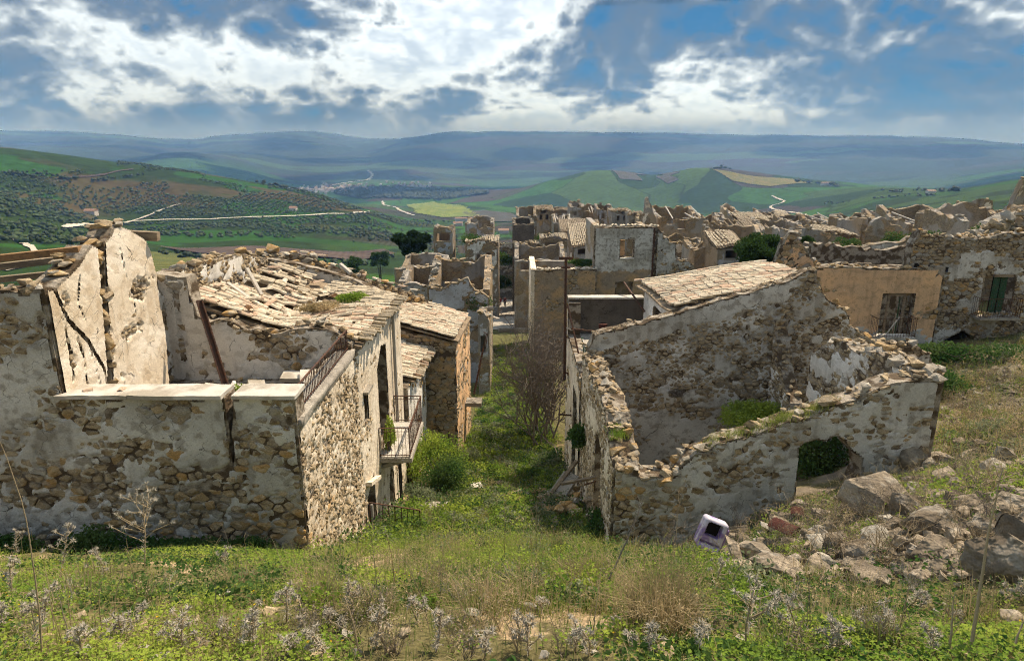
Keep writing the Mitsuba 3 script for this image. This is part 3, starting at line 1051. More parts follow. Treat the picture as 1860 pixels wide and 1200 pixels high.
# balcony over the lane
bal = part(lh.key, 'balcony', rough_box(-4.1, -3.08, 19.2, 22.05, -9.48, -9.34, .01, .25), 'concrete', 30)
part(bal, 'paving_slab', box(-4.08, -3.13, 19.26, 20.6, -9.34, -9.31), 'marble')
part(bal, 'paving_slab', box(-4.08, -3.13, 20.61, 22.0, -9.34, -9.31), 'marble')
for y in (19.5, 20.7, 21.8):
    part(bal, 'bracket', beam((-4.1, y, -9.75), (-3.3, y, -9.53), .12, .12), 'concrete')
railing(lh.key, 'balcony_railing', (-4.05, 19.25, -9.31), (-3.14, 19.25, -9.31), .95, 9, .012, rail2=.84)
railing(lh.key, 'balcony_railing', (-3.14, 19.25, -9.31), (-3.14, 22.0, -9.31), .95, 22, .012, rail2=.84)
railing(lh.key, 'balcony_railing', (-4.05, 22.0, -9.31), (-3.14, 22.0, -9.31), .95, 9, .012, rail2=.84)

# the tall cracked wall at the far left of the terrace, in three leaning pieces
for nm, pts, lab in (
        ('leaning_wall', [(0, -6.1), (1.22, -6.1), (1.32, -5.0), (1.27, -4.5), (.9, -3.8), (.42, -3.25), (.2, -2.6), (0, -2.55)], None),
        ('leaning_wall', [(.235, -2.6), (.445, -3.22), (.925, -3.77), (1.285, -4.46), (1.345, -4.95), (1.45, -4.2), (1.62, -3.1), (1.74, -2.05), (1.55, -1.97), (1.3, -2.1), (1.05, -2.28), (.7, -2.42), (.45, -2.5)], None),
        ('leaning_wall', [(1.45, -6.1), (1.5, -4.9), (1.62, -4.2), (1.78, -3.1), (2.0, -1.98), (2.25, -1.86), (2.42, -1.72), (2.75, -1.74), (3.05, -1.85), (3.3, -1.98), (3.62, -2.15), (3.78, -2.5),
                          (3.86, -3.0), (3.83, -3.6), (3.9, -4.4), (3.82, -5.2), (3.7, -6.1)], 'tall cream slab of wall with a ragged peak')):
    Wt = Wall((-8.47, 12.12), (-8.47, 16.1), pts, None, .48)
    cr = [[(.55, -3.4), (.72, -4.1), (.66, -4.6), (.85, -5.1), (.82, -5.7)], [(.95, -4.0), (1.05, -4.6), (1.2, -5.2)], [(2.75, -3.3), (2.72, -3.7)], [(.3, -3.2), (.36, -3.9), (.3, -4.4)], [(1.0, -2.5), (.8, -3.0), (.95, -3.4)], [(2.5, -2.2), (2.6, -2.9)]]

    def mT(S, Z, cr=cr):
        d = np.min([line_dist(S, Z, c) for c in cr], axis=0)
        rub = np.exp(-((S - 3.1) / .5) ** 2 - ((Z + 3.25) / .28) ** 2) * .75 * (1 if True else 0)
        edge = .35 * np.exp(-(np.abs(S - 1.48 - (Z + 6) * .1) / .09) ** 2)
        return .42 - .75 * np.exp(-(d / (.004 + .030 * noise(np.stack([S * 2.6, Z * 2.6, S * 0], -1), 5) ** 2)) ** 2) - rub - edge
    mkT = noise_mask(Wt, .5, .5, .3, 8, mT)
    lh.wall(nm, Wt, amp=.02, res=.16, skins=[('cream_plaster', Wt.sheet(mkT, res=.03, proud=.04, rough=.035))], stones=[Wt.stones(.2, .12, mkT, drop=.1)], label=lab)
rr = np.random.default_rng(4)
for k in range(26):                                          # rubble core showing in the gap
    t = rr.random()
    lh.stone.append((.05, lh.key + '__leaning_wall', rock(rr, (-8.53 + rr.uniform(-.10, .05), 13.5 + t * .5 + rr.uniform(-.12, .12), -5.7 + t * 3.6), rr.uniform(.18, .34), PEBBLES, .8, .8)))
for x, y, z, s in [(-8.7, 13.9, -1.92, .3), (-8.75, 14.5, -1.7, .34), (-8.6, 14.9, -1.68, .3), (-8.8, 13.4, -2.1, .3), (-8.7, 13.2, -2.2, .28), (-8.75, 12.9, -2.4, .3), (-8.8, 15.5, -1.98, .28), (-8.7, 15.9, -2.2, .3), (-8.72, 12.5, -2.5, .32)]:
    for _ in range(3):
        lh.stone.append((.09, lh.key + '__leaning_wall', rock(rr, (x + rr.uniform(-.15, .15), y + rr.uniform(-.2, .2), z + rr.uniform(-.08, .05)), s * rr.uniform(.7, 1.2), PEBBLES, .4, .3)))
for a, b, w, m in (((-13, 12.9, -2.45), (-8.6, 13.55, -2.05), .2, 'orange_wood'), ((-13.5, 14.6, -2.85), (-8.8, 15.0, -2.35), .2, 'weathered_wood'), ((-13, 15.9, -3.2), (-8.8, 16.2, -2.8), .2, 'weathered_wood')):
    part(lh.key, 'roof_beam', beam(a, b, w, .14), m)
part(lh.key, 'beam_end', beam((-8.9, 15.85, -2.05), (-8.25, 15.95, -2.1), .22, .2), 'weathered_wood')

# back wall of the terrace, the two side rooms' walls, floor
J = Wall((-8.9, 16.75), (-4.12, 16.75), [(0, -3.12), (.35, -3.2), (.8, -3.3), (.95, -4.25), (1.8, -4.4), (2.8, -4.7), (3.6, -4.45), (4.2, -4.5), (4.78, -4.95)], -6.4, .5, rag=.09)
mkJ = noise_mask(J, .55, .7, .4, 12, lambda S, Z: np.where(S < .9, .35, 0) + np.where((S > 1.1) & (S < 2.1) & (Z < -4.7), .2, 0) - .5 * np.exp(-((S - .48) / .05) ** 2))
lh.wall('terrace_back_wall', J, skins=[('white_plaster', J.sheet(mkJ)), ('grey_plaster', smear(J, level=.5))], stones=[J.stones(.34, .19, mkJ, drop=.08, proud=.05), J.coping(.34, 1.5, .9)])
K = Wall((-8.75, 16.2), (-8.75, 24.2), [(0, -3.3), (.6, -3.7), (1.6, -3.2), (2.4, -3.35), (4, -3.3), (6, -3.55), (7.3, -3.8), (8, -3.95)], -8.5, .5, rag=.1)
mkK = noise_mask(K, .5, .6, .5, 14)
lh.wall('side_wall', K, skins=[('white_plaster', K.sheet(mkK))], stones=[K.stones(.3, .18, mkK), K.coping(.34, 1.5)])
M_ = Wall((-9.0, 24.3), (-4.2, 24.3), [(0, -4.0), (1.2, -4.15), (3.2, -4.75), (4.8, -5.5)], -9, .4, rag=.02)
mkM = noise_mask(M_, .44, .6, .4, 16)
lh.wall('rear_wall', M_, skins=[('grey_plaster', M_.sheet(mkM))], stones=[M_.stones(.25, .14, mkM)])
part(lh.key, 'terrace_floor', rough_box(-8.9, -4.2, 12.4, 17.0, -6.15, -5.88, .07, .16), 'mortar', True)

# the sagging roof
RP = patch((-8.45, 17.15, -3.85), (-8.45, 24.1, -4.25), (-3.9, 24.15, -5.38), (-3.9, 16.95, -5.02),
           lambda x, y: .55 * math.exp(-((y - .42) / .3) ** 2) * math.exp(-((x - .45) / .4) ** 2) - .1 * math.sin(9 * x + 5 * y) * (1 - y) + .06 * math.sin(17 * x + 3 * y))
hole = lambda u, t: not (3.6 < u < 5.6 and 2.0 < t < 3.1) and not (u > 2 and t < 1.0 and math.sin(u * 5.3) > .3) and not (5.6 < u and 1.2 < t < 2.0)
rf = part(lh.key, 'roof', deck(RP, 12, 8, .05, .08), 'weathered_wood', label='caved-in roof of loose barrel tiles')
for a, m in tiled(RP, np.random.default_rng(21), pitch=.225, step=.34, jit=2.2, drop=.03, keep=hole):
    c = m[0].mean(0)
    lh.tile.append((a / (c @ c), rf, m))
rr = np.random.default_rng(33)
for k in range(60):                                          # slipped tiles in the middle of the roof
    u, t = rr.uniform(.3, 6.5), rr.uniform(.1, 2.6)
    v, f = barrel(.43, .17, .2)
    v = (v @ rand_rot(rr, .5).T) + RP[2](u, t) + [0, 0, rr.uniform(.06, .2)]
    lh.tile.append((.08 / 400, rf, (v, f)))
for a, b, w in (((-8.2, 19.3, -3.9), (-7.4, 19.0, -4.35), .12), ((-7.9, 20.1, -3.6), (-7.35, 19.6, -4.3), .09), ((-6.6, 26.0, -4.5), (-6.1, 25.5, -4.75), .12)):
    part(lh.key, 'broken_rafter', beam(a, b, w), 'pale_wood')
lh.finish()

# ---------------------------------------------------------------- sloping ochre wall behind, lean-to and narrow house down the lane
ow = House('ochre_gable_house', 'ochre stone gable wall with a ragged sloping top behind the caved-in tile roof', 'house')
o1, o2 = at(478, 459, 27.2), at(778, 545, 33.5)
L_ = math.hypot(o2[0] - o1[0], o2[1] - o1[1])
OW = Wall(o1[:2], o2[:2], [(0, o1[2] - .1), (L_ * .16, o1[2] - .15), (L_ * .4, -5.3), (L_ * .62, -6.1), (L_ * .85, -7.0), (L_, o2[2])], -15, .5, rag=.13)
mkO = noise_mask(OW, .60, .8, .5, 21)
ow.wall('gable_wall', OW, skins=[('ochre_plaster', OW.sheet(mkO, res=.12))], stones=[OW.stones(.42, .24, mkO, proud=.07), OW.coping(.4, 1.3)])
for k in range(10):
    t = .1 + .85 * k / 10
    q = np.array([o1[0] + (o2[0] - o1[0]) * t, o1[1] + (o2[1] - o1[1]) * t + .3, np.interp(t * L_, [p[0] for p in OW.top], [p[1] for p in OW.top]) + .05])
    v, f = barrel(.5, .2, .22)
    part(ow.key, 'ridge_tile', (v @ rotz(-.6 + R.normal(0, .2)).T + q, f), TILE_MATS[k % 3])
W2 = Wall((-6.2, 34.2), (-3.4, 34.2), [(0, -8.2), (2.8, -8.3)], -14, .3, rag=.02)
ow.wall('inner_wall', W2, skins=[('white_plaster', W2.sheet(noise_mask(W2, .2, 1, .2, 3), res=.15))])
ow.finish([.7, .2, .1])

an = House('tile_roof_annex', 'low lean-to under a full tile roof between the terrace house and the cracked narrow house', 'house')
AP = patch((-7.4, 24.75, -7.75), (-7.3, 28.65, -7.75), (-3.6, 28.65, -8.75), (-3.75, 24.75, -8.8))
AW = Wall((-3.95, 24.1), (-3.85, 28.7), [(0, -8.85), (4.6, -8.85)], -15.4, .4, holes=[[(1.0, -14), (1.0, -11.2), (2.0, -11.2), (2.0, -14)]], rag=0)
mkA = noise_mask(AW, .42, .8, .4, 25)
an.wall('street_wall', AW, skins=[('white_plaster', AW.sheet(mkA, res=.1))], stones=[AW.stones(.3, .18, mkA)])
ar = part(an.key, 'roof', deck(AP, 6, 4), 'weathered_wood')
for a, m in tiled(AP, np.random.default_rng(5), jit=1.6):
    an.tile.append((a / (m[0].mean(0) @ m[0].mean(0)), ar, m))
an.finish()

nh = House('narrow_house', 'narrow lane house with a stepped crack down its shaded end wall', 'house')
NW = Wall((-7.2, 28.75), (-2.5, 28.75), [(0, -7.3), (4.7, -8.45)], -15.6, .5, rag=.03)
crk = [(3.35, -8.9), (3.45, -9.6), (3.3, -10.3), (3.6, -11.0), (3.85, -11.8), (3.75, -12.3), (4.0, -13)]
mkN = noise_mask(NW, .47, 1.0, .45, 28, lambda S, Z: -.6 * np.exp(-(line_dist(S, Z, crk) / .06) ** 2) - .35 * np.exp(-((S - 3.2) / .22) ** 2 - ((Z + 9.6) / .8) ** 2))
nh.wall('end_wall', NW, 'mortar', skins=[('ochre_plaster', NW.sheet(mkN, res=.08))], stones=[NW.stones(.36, .2, mkN)])
NS = Wall((-2.5, 28.75), (-2.2, 34.0), [(0, -8.5), (5.25, -8.75)], -15.8, .5, rag=.02)
mkS = noise_mask(NS, .44, .7, .5, 29)
nh.wall('street_wall', NS, skins=[('orange_plaster', NS.sheet(mkS, res=.08))], stones=[NS.stones(.3, .18, mkS)])
NP = patch((-6.4, 28.6, -7.15), (-6.2, 34.1, -7.3), (-2.1, 34.1, -8.6), (-2.35, 28.6, -8.3))
nr = part(nh.key, 'roof', deck(NP, 6, 4), 'weathered_wood')
for a, m in tiled(NP, np.random.default_rng(6), jit=1.8):
    nh.tile.append((a / (m[0].mean(0) @ m[0].mean(0)), nr, m))
part(nh.key, 'balcony_stub', rough_box(-2.4, -1.5, 31.5, 32.3, -12.55, -12.35, .01, .2), 'concrete')
part(nh.key, 'anchor_rod', beam((-2.9, 28.68, -12.6), (-2.9, 28.68, -13.4), .04), 'rust')
nh.finish()

# ---------------------------------------------------------------- the ruin on the right with the arch
ar_ = House('arched_ruin', 'roofless rubble ruin with an archway in its sloping front wall, right of the lane', 'house')
N = Wall((2.4, 21.9), (2.4, 14.7), [(0, -6.75), (1.5, -6.9), (3, -6.7), (4.6, -6.55), (5.6, -6.7), (6.5, -7.1), (7.2, -7.45)], [(0, -13.8), (7.2, -11.2)], .6,
         holes=[[(3.9, -12.9), (3.9, -8.0), (4.5, -7.7), (5.2, -8.0), (5.2, -12.6)]], rag=.10, step=.25)
mkL = noise_mask(N, .52, .6, .5, 31)
ar_.wall('lane_wall', N, skins=[('facade_plaster', N.sheet(mkL)), ('facade_plaster', smear(N))], stones=[N.stones(.28, .17, mkL), N.stones(.28, .17, None, -1), N.coping(.27, 2.8)])
Q = Wall((2.4, 14.7), (9.85, 14.7), prof_at(2.4, 14.7, [(1117, 850), (1180, 868), (1225, 862), (1240, 842), (1262, 830), (1300, 810), (1370, 790), (1450, 760), (1520, 735), (1560, 722), (1600, 702), (1650, 693), (1704, 692)]),
         [(0, -11.2), (7.45, -9.2)], .6, holes=[[(4.34, -9.9), (4.38, -8.0), (4.33, -6.9), (4.45, -6.74), (4.7, -6.66), (4.9, -6.7), (5.15, -6.58), (5.4, -6.72), (5.55, -6.95), (5.78, -7.1), (5.88, -7.5), (5.76, -7.9), (5.86, -8.3), (5.7, -8.8), (5.85, -9.9)]], rag=.06)


def mQ(S, Z):
    return np.clip((S - 1.9) * .10, -.3, .09) - .25 * np.exp(-((S - 6.1) / .25) ** 2 - ((Z + 6.3) / .5) ** 2) + .1 * np.exp(-((S - 6.6) / .5) ** 2 - ((Z + 7.4) / .7) ** 2)


mkQ = noise_mask(Q, .49, .55, .55, 33, mQ)
q = ar_.wall('front_wall', Q, skins=[('grey_plaster', Q.sheet(mkQ, res=.055)), ('grey_plaster', smear(Q)), ('grey_plaster', Q.sheet(noise_mask(Q, .4, .7, .4, 3), -1, .12))],
             stones=[Q.stones(.30, .19, mkQ, drop=.05, proud=.036, joint=.014), Q.coping(.30, 1.7)], label='front wall with the archway')
RW = Wall((9.85, 14.7), (9.85, 20.2), [(0, -5.15), (1.2, -5.05), (2.6, -5.3), (3.6, -5.35), (4.6, -5.75), (5.5, -6.3)], -9.6, .6, rag=.10)
mkR = noise_mask(RW, .47, .5, .5, 35)
ar_.wall('right_wall', RW, skins=[('white_plaster', RW.sheet(mkR, -1)), ('grey_plaster', RW.sheet(mkR, 1, .12))], stones=[RW.stones(.28, .16, mkR, -1), RW.coping(.30, 2.4)])
S_ = Wall((2.35, 21.9), (12.4, 21.9), prof_at(2.35, 21.9, [(1068, 632), (1080, 610), (1130, 596), (1184, 582), (1265, 559), (1340, 537), (1422, 513), (1450, 500), (1479, 489), (1494, 530), (1505, 548), (1534, 560), (1545, 590), (1579, 612), (1600, 640)]),
          [(0, -13.6), (10.05, -11)], .5, rag=.045)


def mS(S, Z):
    top = np.interp(S, [p[0] for p in S_.top], [p[1] for p in S_.top])
    band = (top - Z < .62 + .2 * np.sin(S * 3.1) * .5) & (S < 6.75)
    low = np.clip((-8.3 - (S - 1) * -.02 - Z) * .22, -.2, .25) * (S > 1.2) * (S < 6.6)
    return np.where(band, .32, -.10) + np.maximum(low, 0) * 1.4 + np.where(S > 6.9, .02, 0) - .3 * np.exp(-((S - 3.5) / .3) ** 2 - ((Z + 8.7) / .3) ** 2)


mkS_ = noise_mask(S_, .49, .6, .5, 37, mS)
ar_.wall('party_wall', S_, skins=[('grey_plaster', S_.sheet(mkS_, res=.06)), ('grey_plaster', smear(S_, level=.49))], stones=[S_.stones(.28, .13, mkS_, drop=.06, proud=.042), S_.coping(.24, 1.0, 6.6), S_.coping(.14, .5, 0, 6.6)],
         label='tall sloping party wall in shade, plaster band along its top')
IW = Wall((8.7, 21.85), (8.7, 19.6), [(0, -5.6), (.5, -6.6), (1.2, -7.4), (2.25, -8.3)], -11, .4, rag=.12)
ar_.wall('inner_wall', IW, stones=[IW.stones(.25, .15, None), IW.coping(.26, 1.6)], skins=[('white_plaster', IW.sheet(noise_mask(IW, .5, .5, .5, 4)))])
EW = Wall((9.9, 24.2), (14.3, 24.2), prof_at(9.9, 24.2, [(1540, 640), (1600, 622), (1650, 625), (1690, 640), (1715, 690)]), -10, .5, rag=.14)
ar_.wall('outer_wall', EW, stones=[EW.stones(.3, .17, noise_mask(EW, .56, .6, .5, 4)), EW.coping(.3, 1.8)], skins=[('grey_plaster', EW.sheet(noise_mask(EW, .56, .6, .5, 4), res=.12))])
ar_.finish([.30, .38, .32])

# ---------------------------------------------------------------- the house behind it with the intact tile roof
th = House('tile_roof_house', 'pale house with an intact sloping roof of barrel tiles behind the arched ruin', 'house')
SW = Wall((2.4, 28.4), (2.4, 22.42), [(0, -6.5), (.4, -6.5), (.45, -7.85), (5.98, -7.85)], -15.4, .5, holes=[[(3.6, -14), (3.6, -9.0), (4.9, -9.0), (4.9, -14)]], rag=0)
th.wall('street_wall', SW, skins=[('facade_plaster', SW.sheet(noise_mask(SW, .3, .8, .4, 41), res=.1))], stones=[SW.stones(.3, .18, noise_mask(SW, .3, .8, .4, 41))])
part(th.key, 'teal_door', box(2.55, 2.7, 23.5, 24.8, -14, -9), 'teal_dark')
part(th.key, 'terrace_floor', rough_box(2.45, 5.6, 22.42, 28.3, -8.1, -7.9, .02, .4), 'concrete')
UW = Wall((2.42, 28.3), (5.6, 28.3), [(0, -6.36), (3.18, -6.36)], -15, .35, rag=0)
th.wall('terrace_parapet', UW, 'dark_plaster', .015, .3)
part(th.key, 'coping_slab', rough_box(2.38, 5.6, 28.2, 28.72, -6.36, -6.29, .008, .2), 'marble', 30)
VW = Wall((5.6, 28.2), (5.6, 22.42), [(0, -5.8), (5.78, -5.55)], -8, .35, holes=[[(2.3, -7.95), (2.3, -6.15), (3.5, -6.15), (3.5, -7.95)]], rag=0)
th.wall('upper_wall', VW, 'mortar', skins=[('white_plaster', VW.sheet(noise_mask(VW, .25, .8, .5, 43), res=.08))])
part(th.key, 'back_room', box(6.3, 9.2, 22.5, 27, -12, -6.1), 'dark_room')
BW = Wall((9.75, 22.42), (9.75, 27.4), [(0, -4.7), (4.9, -4.9)], -11, .4, rag=.04)
th.wall('rear_wall', BW)
part(th.key, 'door_frame', beam((5.55, 25.9, -7.9), (5.55, 25.9, -6.15), .08, .1), 'weathered_wood')
TP = patch((10.05, 22.35, -4.25), (10.0, 26.6, -4.55), (5.2, 28.3, -5.66), (5.3, 22.35, -5.42), lambda x, y: .05 * math.sin(8 * x) + .04 * math.sin(6 * y + 3 * x))
tr = part(th.key, 'roof', deck(TP, 8, 6, .02, .06), 'weathered_wood', label='intact roof of pale barrel tiles')
for a, m in tiled(TP, np.random.default_rng(8), pitch=.21, step=.34, jit=1.3):
    th.tile.append((a / (m[0].mean(0) @ m[0].mean(0)), tr, m))
for i in range(12):
    p0, p1 = TP[2](TP[0] - .02, TP[1] * i / 12), TP[2](TP[0] - .02, TP[1] * (i + 1.1) / 12)
    d = p1 - p0
    v, f = barrel(np.linalg.norm(d), .2, .24)
    e = d / np.linalg.norm(d)
    s = np.cross([0, 0, 1], e)
    part(tr, 'ridge_tile', (v @ np.stack([e, s / np.linalg.norm(s), np.cross(e, s / np.linalg.norm(s))]) + p0 + [0, 0, .14], f), TILE_MATS[i % 3])
th.finish()
# ---------------------------------------------------------------- middle distance: the plastered houses across the lane
LITE = dict(size=.42, hgt=.24, drop=.1, proud=.05, joint=.02)


def win_hole(px0, px1, py0, py1, y, ax):
    a, b = at(px0, py0, y), at(px1, py1, y)
    return [(a[0] - ax, b[2]), (a[0] - ax, a[2]), (b[0] - ax, a[2] + .03), (b[0] - ax, b[2])]


def tile_edge(owner, a, b, n, up=.05, mats=TILE_MATS):
    """A row of tile ends and stones lying along a wall top."""
    rng = np.random.default_rng(int(abs(a[0]) * 10 + n))
    ms = []
    for i in range(n):
        t = (i + rng.uniform(.2, .8)) / n
        p = np.asarray(a) + (np.asarray(b) - np.asarray(a)) * t + [0, rng.uniform(-.1, .35), up + rng.uniform(-.04, .08)]
        if rng.random() < .6:
            v, f = barrel(.5, .2, .24)
            ms.append((v @ rotz(math.pi / 2 + rng.normal(0, .3)).T + p, f))
        else:
            ms.append(rock(rng, p, rng.uniform(.18, .36), PEBBLES, .6, .4))
    part(owner, 'roof_edge', join(ms), mats[0], False, None, 'stuff')


# ochre facade with the balcony
oh = House('orange_house', 'orange plastered house with one iron balcony and no roof, right of the intact tile roof', 'house')
ax = at(1481, 560, 34)[0]
OF = Wall((ax, 34), (at(1718, 560, 34)[0], 34), prof_at(ax, 34, [(1481, 487), (1530, 484), (1590, 487), (1650, 488), (1718, 484)]), -13, .5,
          holes=[win_hole(1604, 1648, 534, 611, 34, ax)], rag=.03)
mkOF = noise_mask(OF, .24, 1.2, .3, 51, lambda S, Z: -.45 * np.exp(-((S - 6.1) / .5) ** 2 - ((Z + 8.5) / .35) ** 2) - .3 * np.exp(-((S - 6.4) / .5) ** 2 - ((Z + 6.4) / .4) ** 2) - .5 * (Z > -6.08))
w = oh.wall('facade', OF, skins=[('orange_plaster', OF.sheet(mkOF, res=.1)), ('white_plaster', OF.sheet(noise_mask(OF, .9, .3, .5, 52, lambda S, Z: .62 * np.exp(-((S - 1.3) / .12) ** 2 - ((Z + 7.6) / .8) ** 2) + .6 * np.exp(-((S - 4.6) / .2) ** 2 - ((Z + 8.4) / .35) ** 2)), res=.08, proud=.04)),
                               ('grey_plaster', OF.sheet(noise_mask(OF, .5, .8, .4, 53, lambda S, Z: np.clip((-9.3 - Z) * .6, -.6, .4)), res=.1, proud=.045))],
            stones=[OF.stones(mask=mkOF, **LITE), OF.coping(.34, 1.3)])
b0, b1 = at(1604, 611, 34), at(1648, 534, 34)
part(oh.key, 'door_frame', beam((b0[0] + .05, 34.1, b0[2]), (b0[0] + .05, 34.1, b1[2]), .1, .1), 'weathered_wood')
part(oh.key, 'door_frame', beam((b1[0] - .05, 34.1, b0[2]), (b1[0] - .05, 34.1, b1[2]), .1, .1), 'weathered_wood')
part(oh.key, 'door_frame', beam((b0[0], 34.1, b1[2] - .05), (b1[0], 34.1, b1[2] - .05), .1, .1), 'weathered_wood')
part(oh.key, 'door_leaf', beam((b0[0] + .72, 34.25, b0[2] + 1.0), (b1[0] - .05, 34.5, b0[2] + 1.0), .05, 1.9), 'green_paint')
part(oh.key, 'fallen_lath', beam((b0[0] + .05, 33.9, b0[2] + .1), (b0[0] + .75, 34.1, b0[2] + 1.0), .06, .04), 'pale_wood')
c0, c1 = at(1588, 612, 33.3), at(1661, 612, 33.3)
part(oh.key, 'balcony', rough_box(c0[0], c1[0], 33.2, 34.0, c0[2] - .14, c0[2], .01, .2), 'marble', 30)
railing(oh.key, 'balcony_railing', (c0[0] + .03, 33.25, c0[2]), (c1[0] - .03, 33.25, c0[2]), .98, 15, .014)
railing(oh.key, 'balcony_railing', (c0[0] + .03, 33.25, c0[2]), (c0[0] + .03, 33.98, c0[2]), .98, 6, .014)
railing(oh.key, 'balcony_railing', (c1[0] - .03, 33.25, c0[2]), (c1[0] - .03, 33.98, c0[2]), .98, 6, .014)
gx = at(1408, 480, 36)[0]
GW = Wall((gx, 36), (at(1492, 480, 36)[0], 36), prof_at(gx, 36, [(1408, 476), (1422, 440), (1436, 424), (1446, 428), (1458, 442), (1466, 462), (1478, 470), (1492, 486)]), -11, .4, rag=.08)
mkGW = noise_mask(GW, .50, .5, .5, 54)
oh.wall('gable_stub', GW, skins=[('orange_plaster', GW.sheet(mkGW, res=.1))], stones=[GW.stones(.5, .3, mkGW, proud=.04), GW.coping(.36, 1.1)], label='stepped orange gable stub rising above the roof line')
BWk = Wall((at(1716, 500, 38)[0], 40.5), (at(1488, 500, 40)[0], 40.5), [(0, -7.2), (4, -6.9), (7.6, -7)], -12, .4, rag=.1)
oh.wall('rear_wall', BWk)
oh.finish([.55, .3, .15])

# the stone house with the dark shutters
sh = House('stone_house', 'tall patchy stone house with closed dark shutters over a balcony, at the right edge', 'house')
ax = at(1658, 430, 34.3)[0]
SF = Wall((ax, 34.3), (at(1900, 430, 34.3)[0], 34.3), prof_at(ax, 34.3, [(1658, 442), (1672, 420), (1700, 428), (1722, 430), (1760, 432), (1800, 428), (1850, 423), (1900, 424)]), [(0, -12.4), (8.5, -11.5)], .6,
          holes=[win_hole(1790, 1831, 501, 578, 34.3, ax), [(2.3, -11.2), (2.5, -9.9), (3.4, -9.4), (4.0, -9.8), (4.0, -11.2)]], rag=.07)
mkSF = noise_mask(SF, .53, .8, .5, 56, lambda S, Z: .22 * np.exp(-((S - 4.4) / 1.2) ** 2 - ((Z + 7.3) / 1.3) ** 2) - .15 * np.exp(-((S - 1) / 1.2) ** 2) + np.where(Z < -9.3, .06, 0) - .2 * (Z > -5.2))
sh.wall('facade', SF, skins=[('grey_plaster', SF.sheet(mkSF, res=.09))], stones=[SF.stones(.38, .2, mkSF, drop=.06, proud=.05), SF.coping(.42, 1.4)])
d0, d1 = at(1790, 578, 34.45), at(1831, 501, 34.45)
xm = (d0[0] + d1[0]) / 2
for x0, x1 in ((d0[0], xm - .01), (xm + .01, d1[0])):
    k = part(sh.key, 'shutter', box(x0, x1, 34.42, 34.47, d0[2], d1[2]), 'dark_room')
    for i in range(6):
        part(k, 'board', box(x0 + .02 + (x1 - x0 - .04) * i / 6, x0 + .01 + (x1 - x0 - .04) * (i + 1) / 6, 34.395 - .006 * (i % 2), 34.42, d0[2] + .03, d1[2] - .03), 'green_paint')
part(sh.key, 'door_frame', beam((d0[0] - .1, 34.28, d1[2] + .05), (d1[0] + .1, 34.28, d1[2] + .05), .2, .14), 'weathered_wood')
c0, c1 = at(1778, 577, 33.6), at(1851, 577, 33.6)
part(sh.key, 'balcony', rough_box(c0[0], c1[0], 33.5, 34.3, c0[2] - .12, c0[2], .012, .2), 'concrete', 30)
railing(sh.key, 'balcony_railing', (c0[0] + .03, 33.55, c0[2]), (c1[0] - .03, 33.55, c0[2]), .98, 17, .014)
railing(sh.key, 'balcony_railing', (c0[0] + .03, 33.55, c0[2]), (c0[0] + .03, 34.28, c0[2]), .98, 6, .014)
railing(sh.key, 'balcony_railing', (c1[0] - .03, 33.55, c0[2]), (c1[0] - .03, 34.28, c0[2]), .98, 6, .014)
rr = np.random.default_rng(12)
for k in range(26):
    part(sh.key, 'balcony_rubble', rock(rr, (rr.uniform(c0[0] + .2, c1[0] - .2), rr.uniform(33.65, 34.15), c0[2] + rr.uniform(.05, .22)), rr.uniform(.12, .26)), STONE_MATS[k % 3])
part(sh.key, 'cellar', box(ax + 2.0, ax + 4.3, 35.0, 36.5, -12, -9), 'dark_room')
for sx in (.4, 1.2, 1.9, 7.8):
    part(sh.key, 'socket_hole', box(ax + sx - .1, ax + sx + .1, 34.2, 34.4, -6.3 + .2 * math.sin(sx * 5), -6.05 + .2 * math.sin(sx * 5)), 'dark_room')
SB = Wall((at(1900, 430, 34.3)[0], 42), (ax, 42), [(0, -5.5), (4, -6.4), (8.5, -5.8)], -12, .5, rag=.2)
sh.wall('rear_wall', SB)
sh.finish([.42, .28, .30])

# grey gabled house with the open window, and its ochre neighbour
gh = House('grey_window_house', 'square grey plastered house front with one open window, tile edge on top', 'house')
ax = at(1080, 450, 62)[0]
GF = Wall((ax, 62), (at(1193, 450, 62)[0], 62), prof_at(ax, 62, [(1080, 414), (1193, 412)]), -20, .6, holes=[win_hole(1127, 1150, 435, 468, 62, ax), win_hole(1120, 1146, 514, 545, 62, ax)], rag=0)
gh.wall('front_wall', GF, res=.4, skins=[('grey_plaster', GF.sheet(noise_mask(GF, .2, 1, .3, 61, lambda S, Z: np.clip((Z + 11.6) * 1.2, -.8, .3)), res=.14)),
                                         ('ochre_plaster', GF.sheet(noise_mask(GF, .3, 1, .4, 62, lambda S, Z: np.clip((-11.3 - Z) * 1.2, -.8, .2)), res=.14))])
xr, zt = at(1193, 412, 62)[0], at(1193, 412, 62)[2]
tile_edge(gh.key, (ax - .15, 61.8, zt), (xr + .15, 61.8, zt), 34, .1)
a, b = at(1128, 466, 62.02), at(1134, 437, 62.02)
part(gh.key, 'window_reveal', box(a[0], a[0] + .4, 62.6, 62.75, a[2], b[2]), 'orange_plaster')
a, b = at(1128, 468, 61.9), at(1150, 468, 61.9)
part(gh.key, 'window_sill', box(a[0] - .1, b[0] + .1, 61.8, 62.0, a[2] - .12, a[2]), 'white_plaster')
a, b = at(1189, 414, 61.9), at(1189, 508, 61.9)
part(gh.key, 'drainpipe', tube([a, [a[0], a[1], b[2]]], .09, 6), 'rust')
EX = Wall((xr, 62.1), (at(1262, 450, 62.1)[0], 62.1), prof_at(xr, 62.1, [(1193.5, 413), (1204, 424), (1206, 432), (1214, 432), (1216, 440), (1228, 443), (1229, 472), (1250, 474), (1262, 486)]), -19, .5, rag=.05)
mkEX = noise_mask(EX, .36, .8, .4, 63)
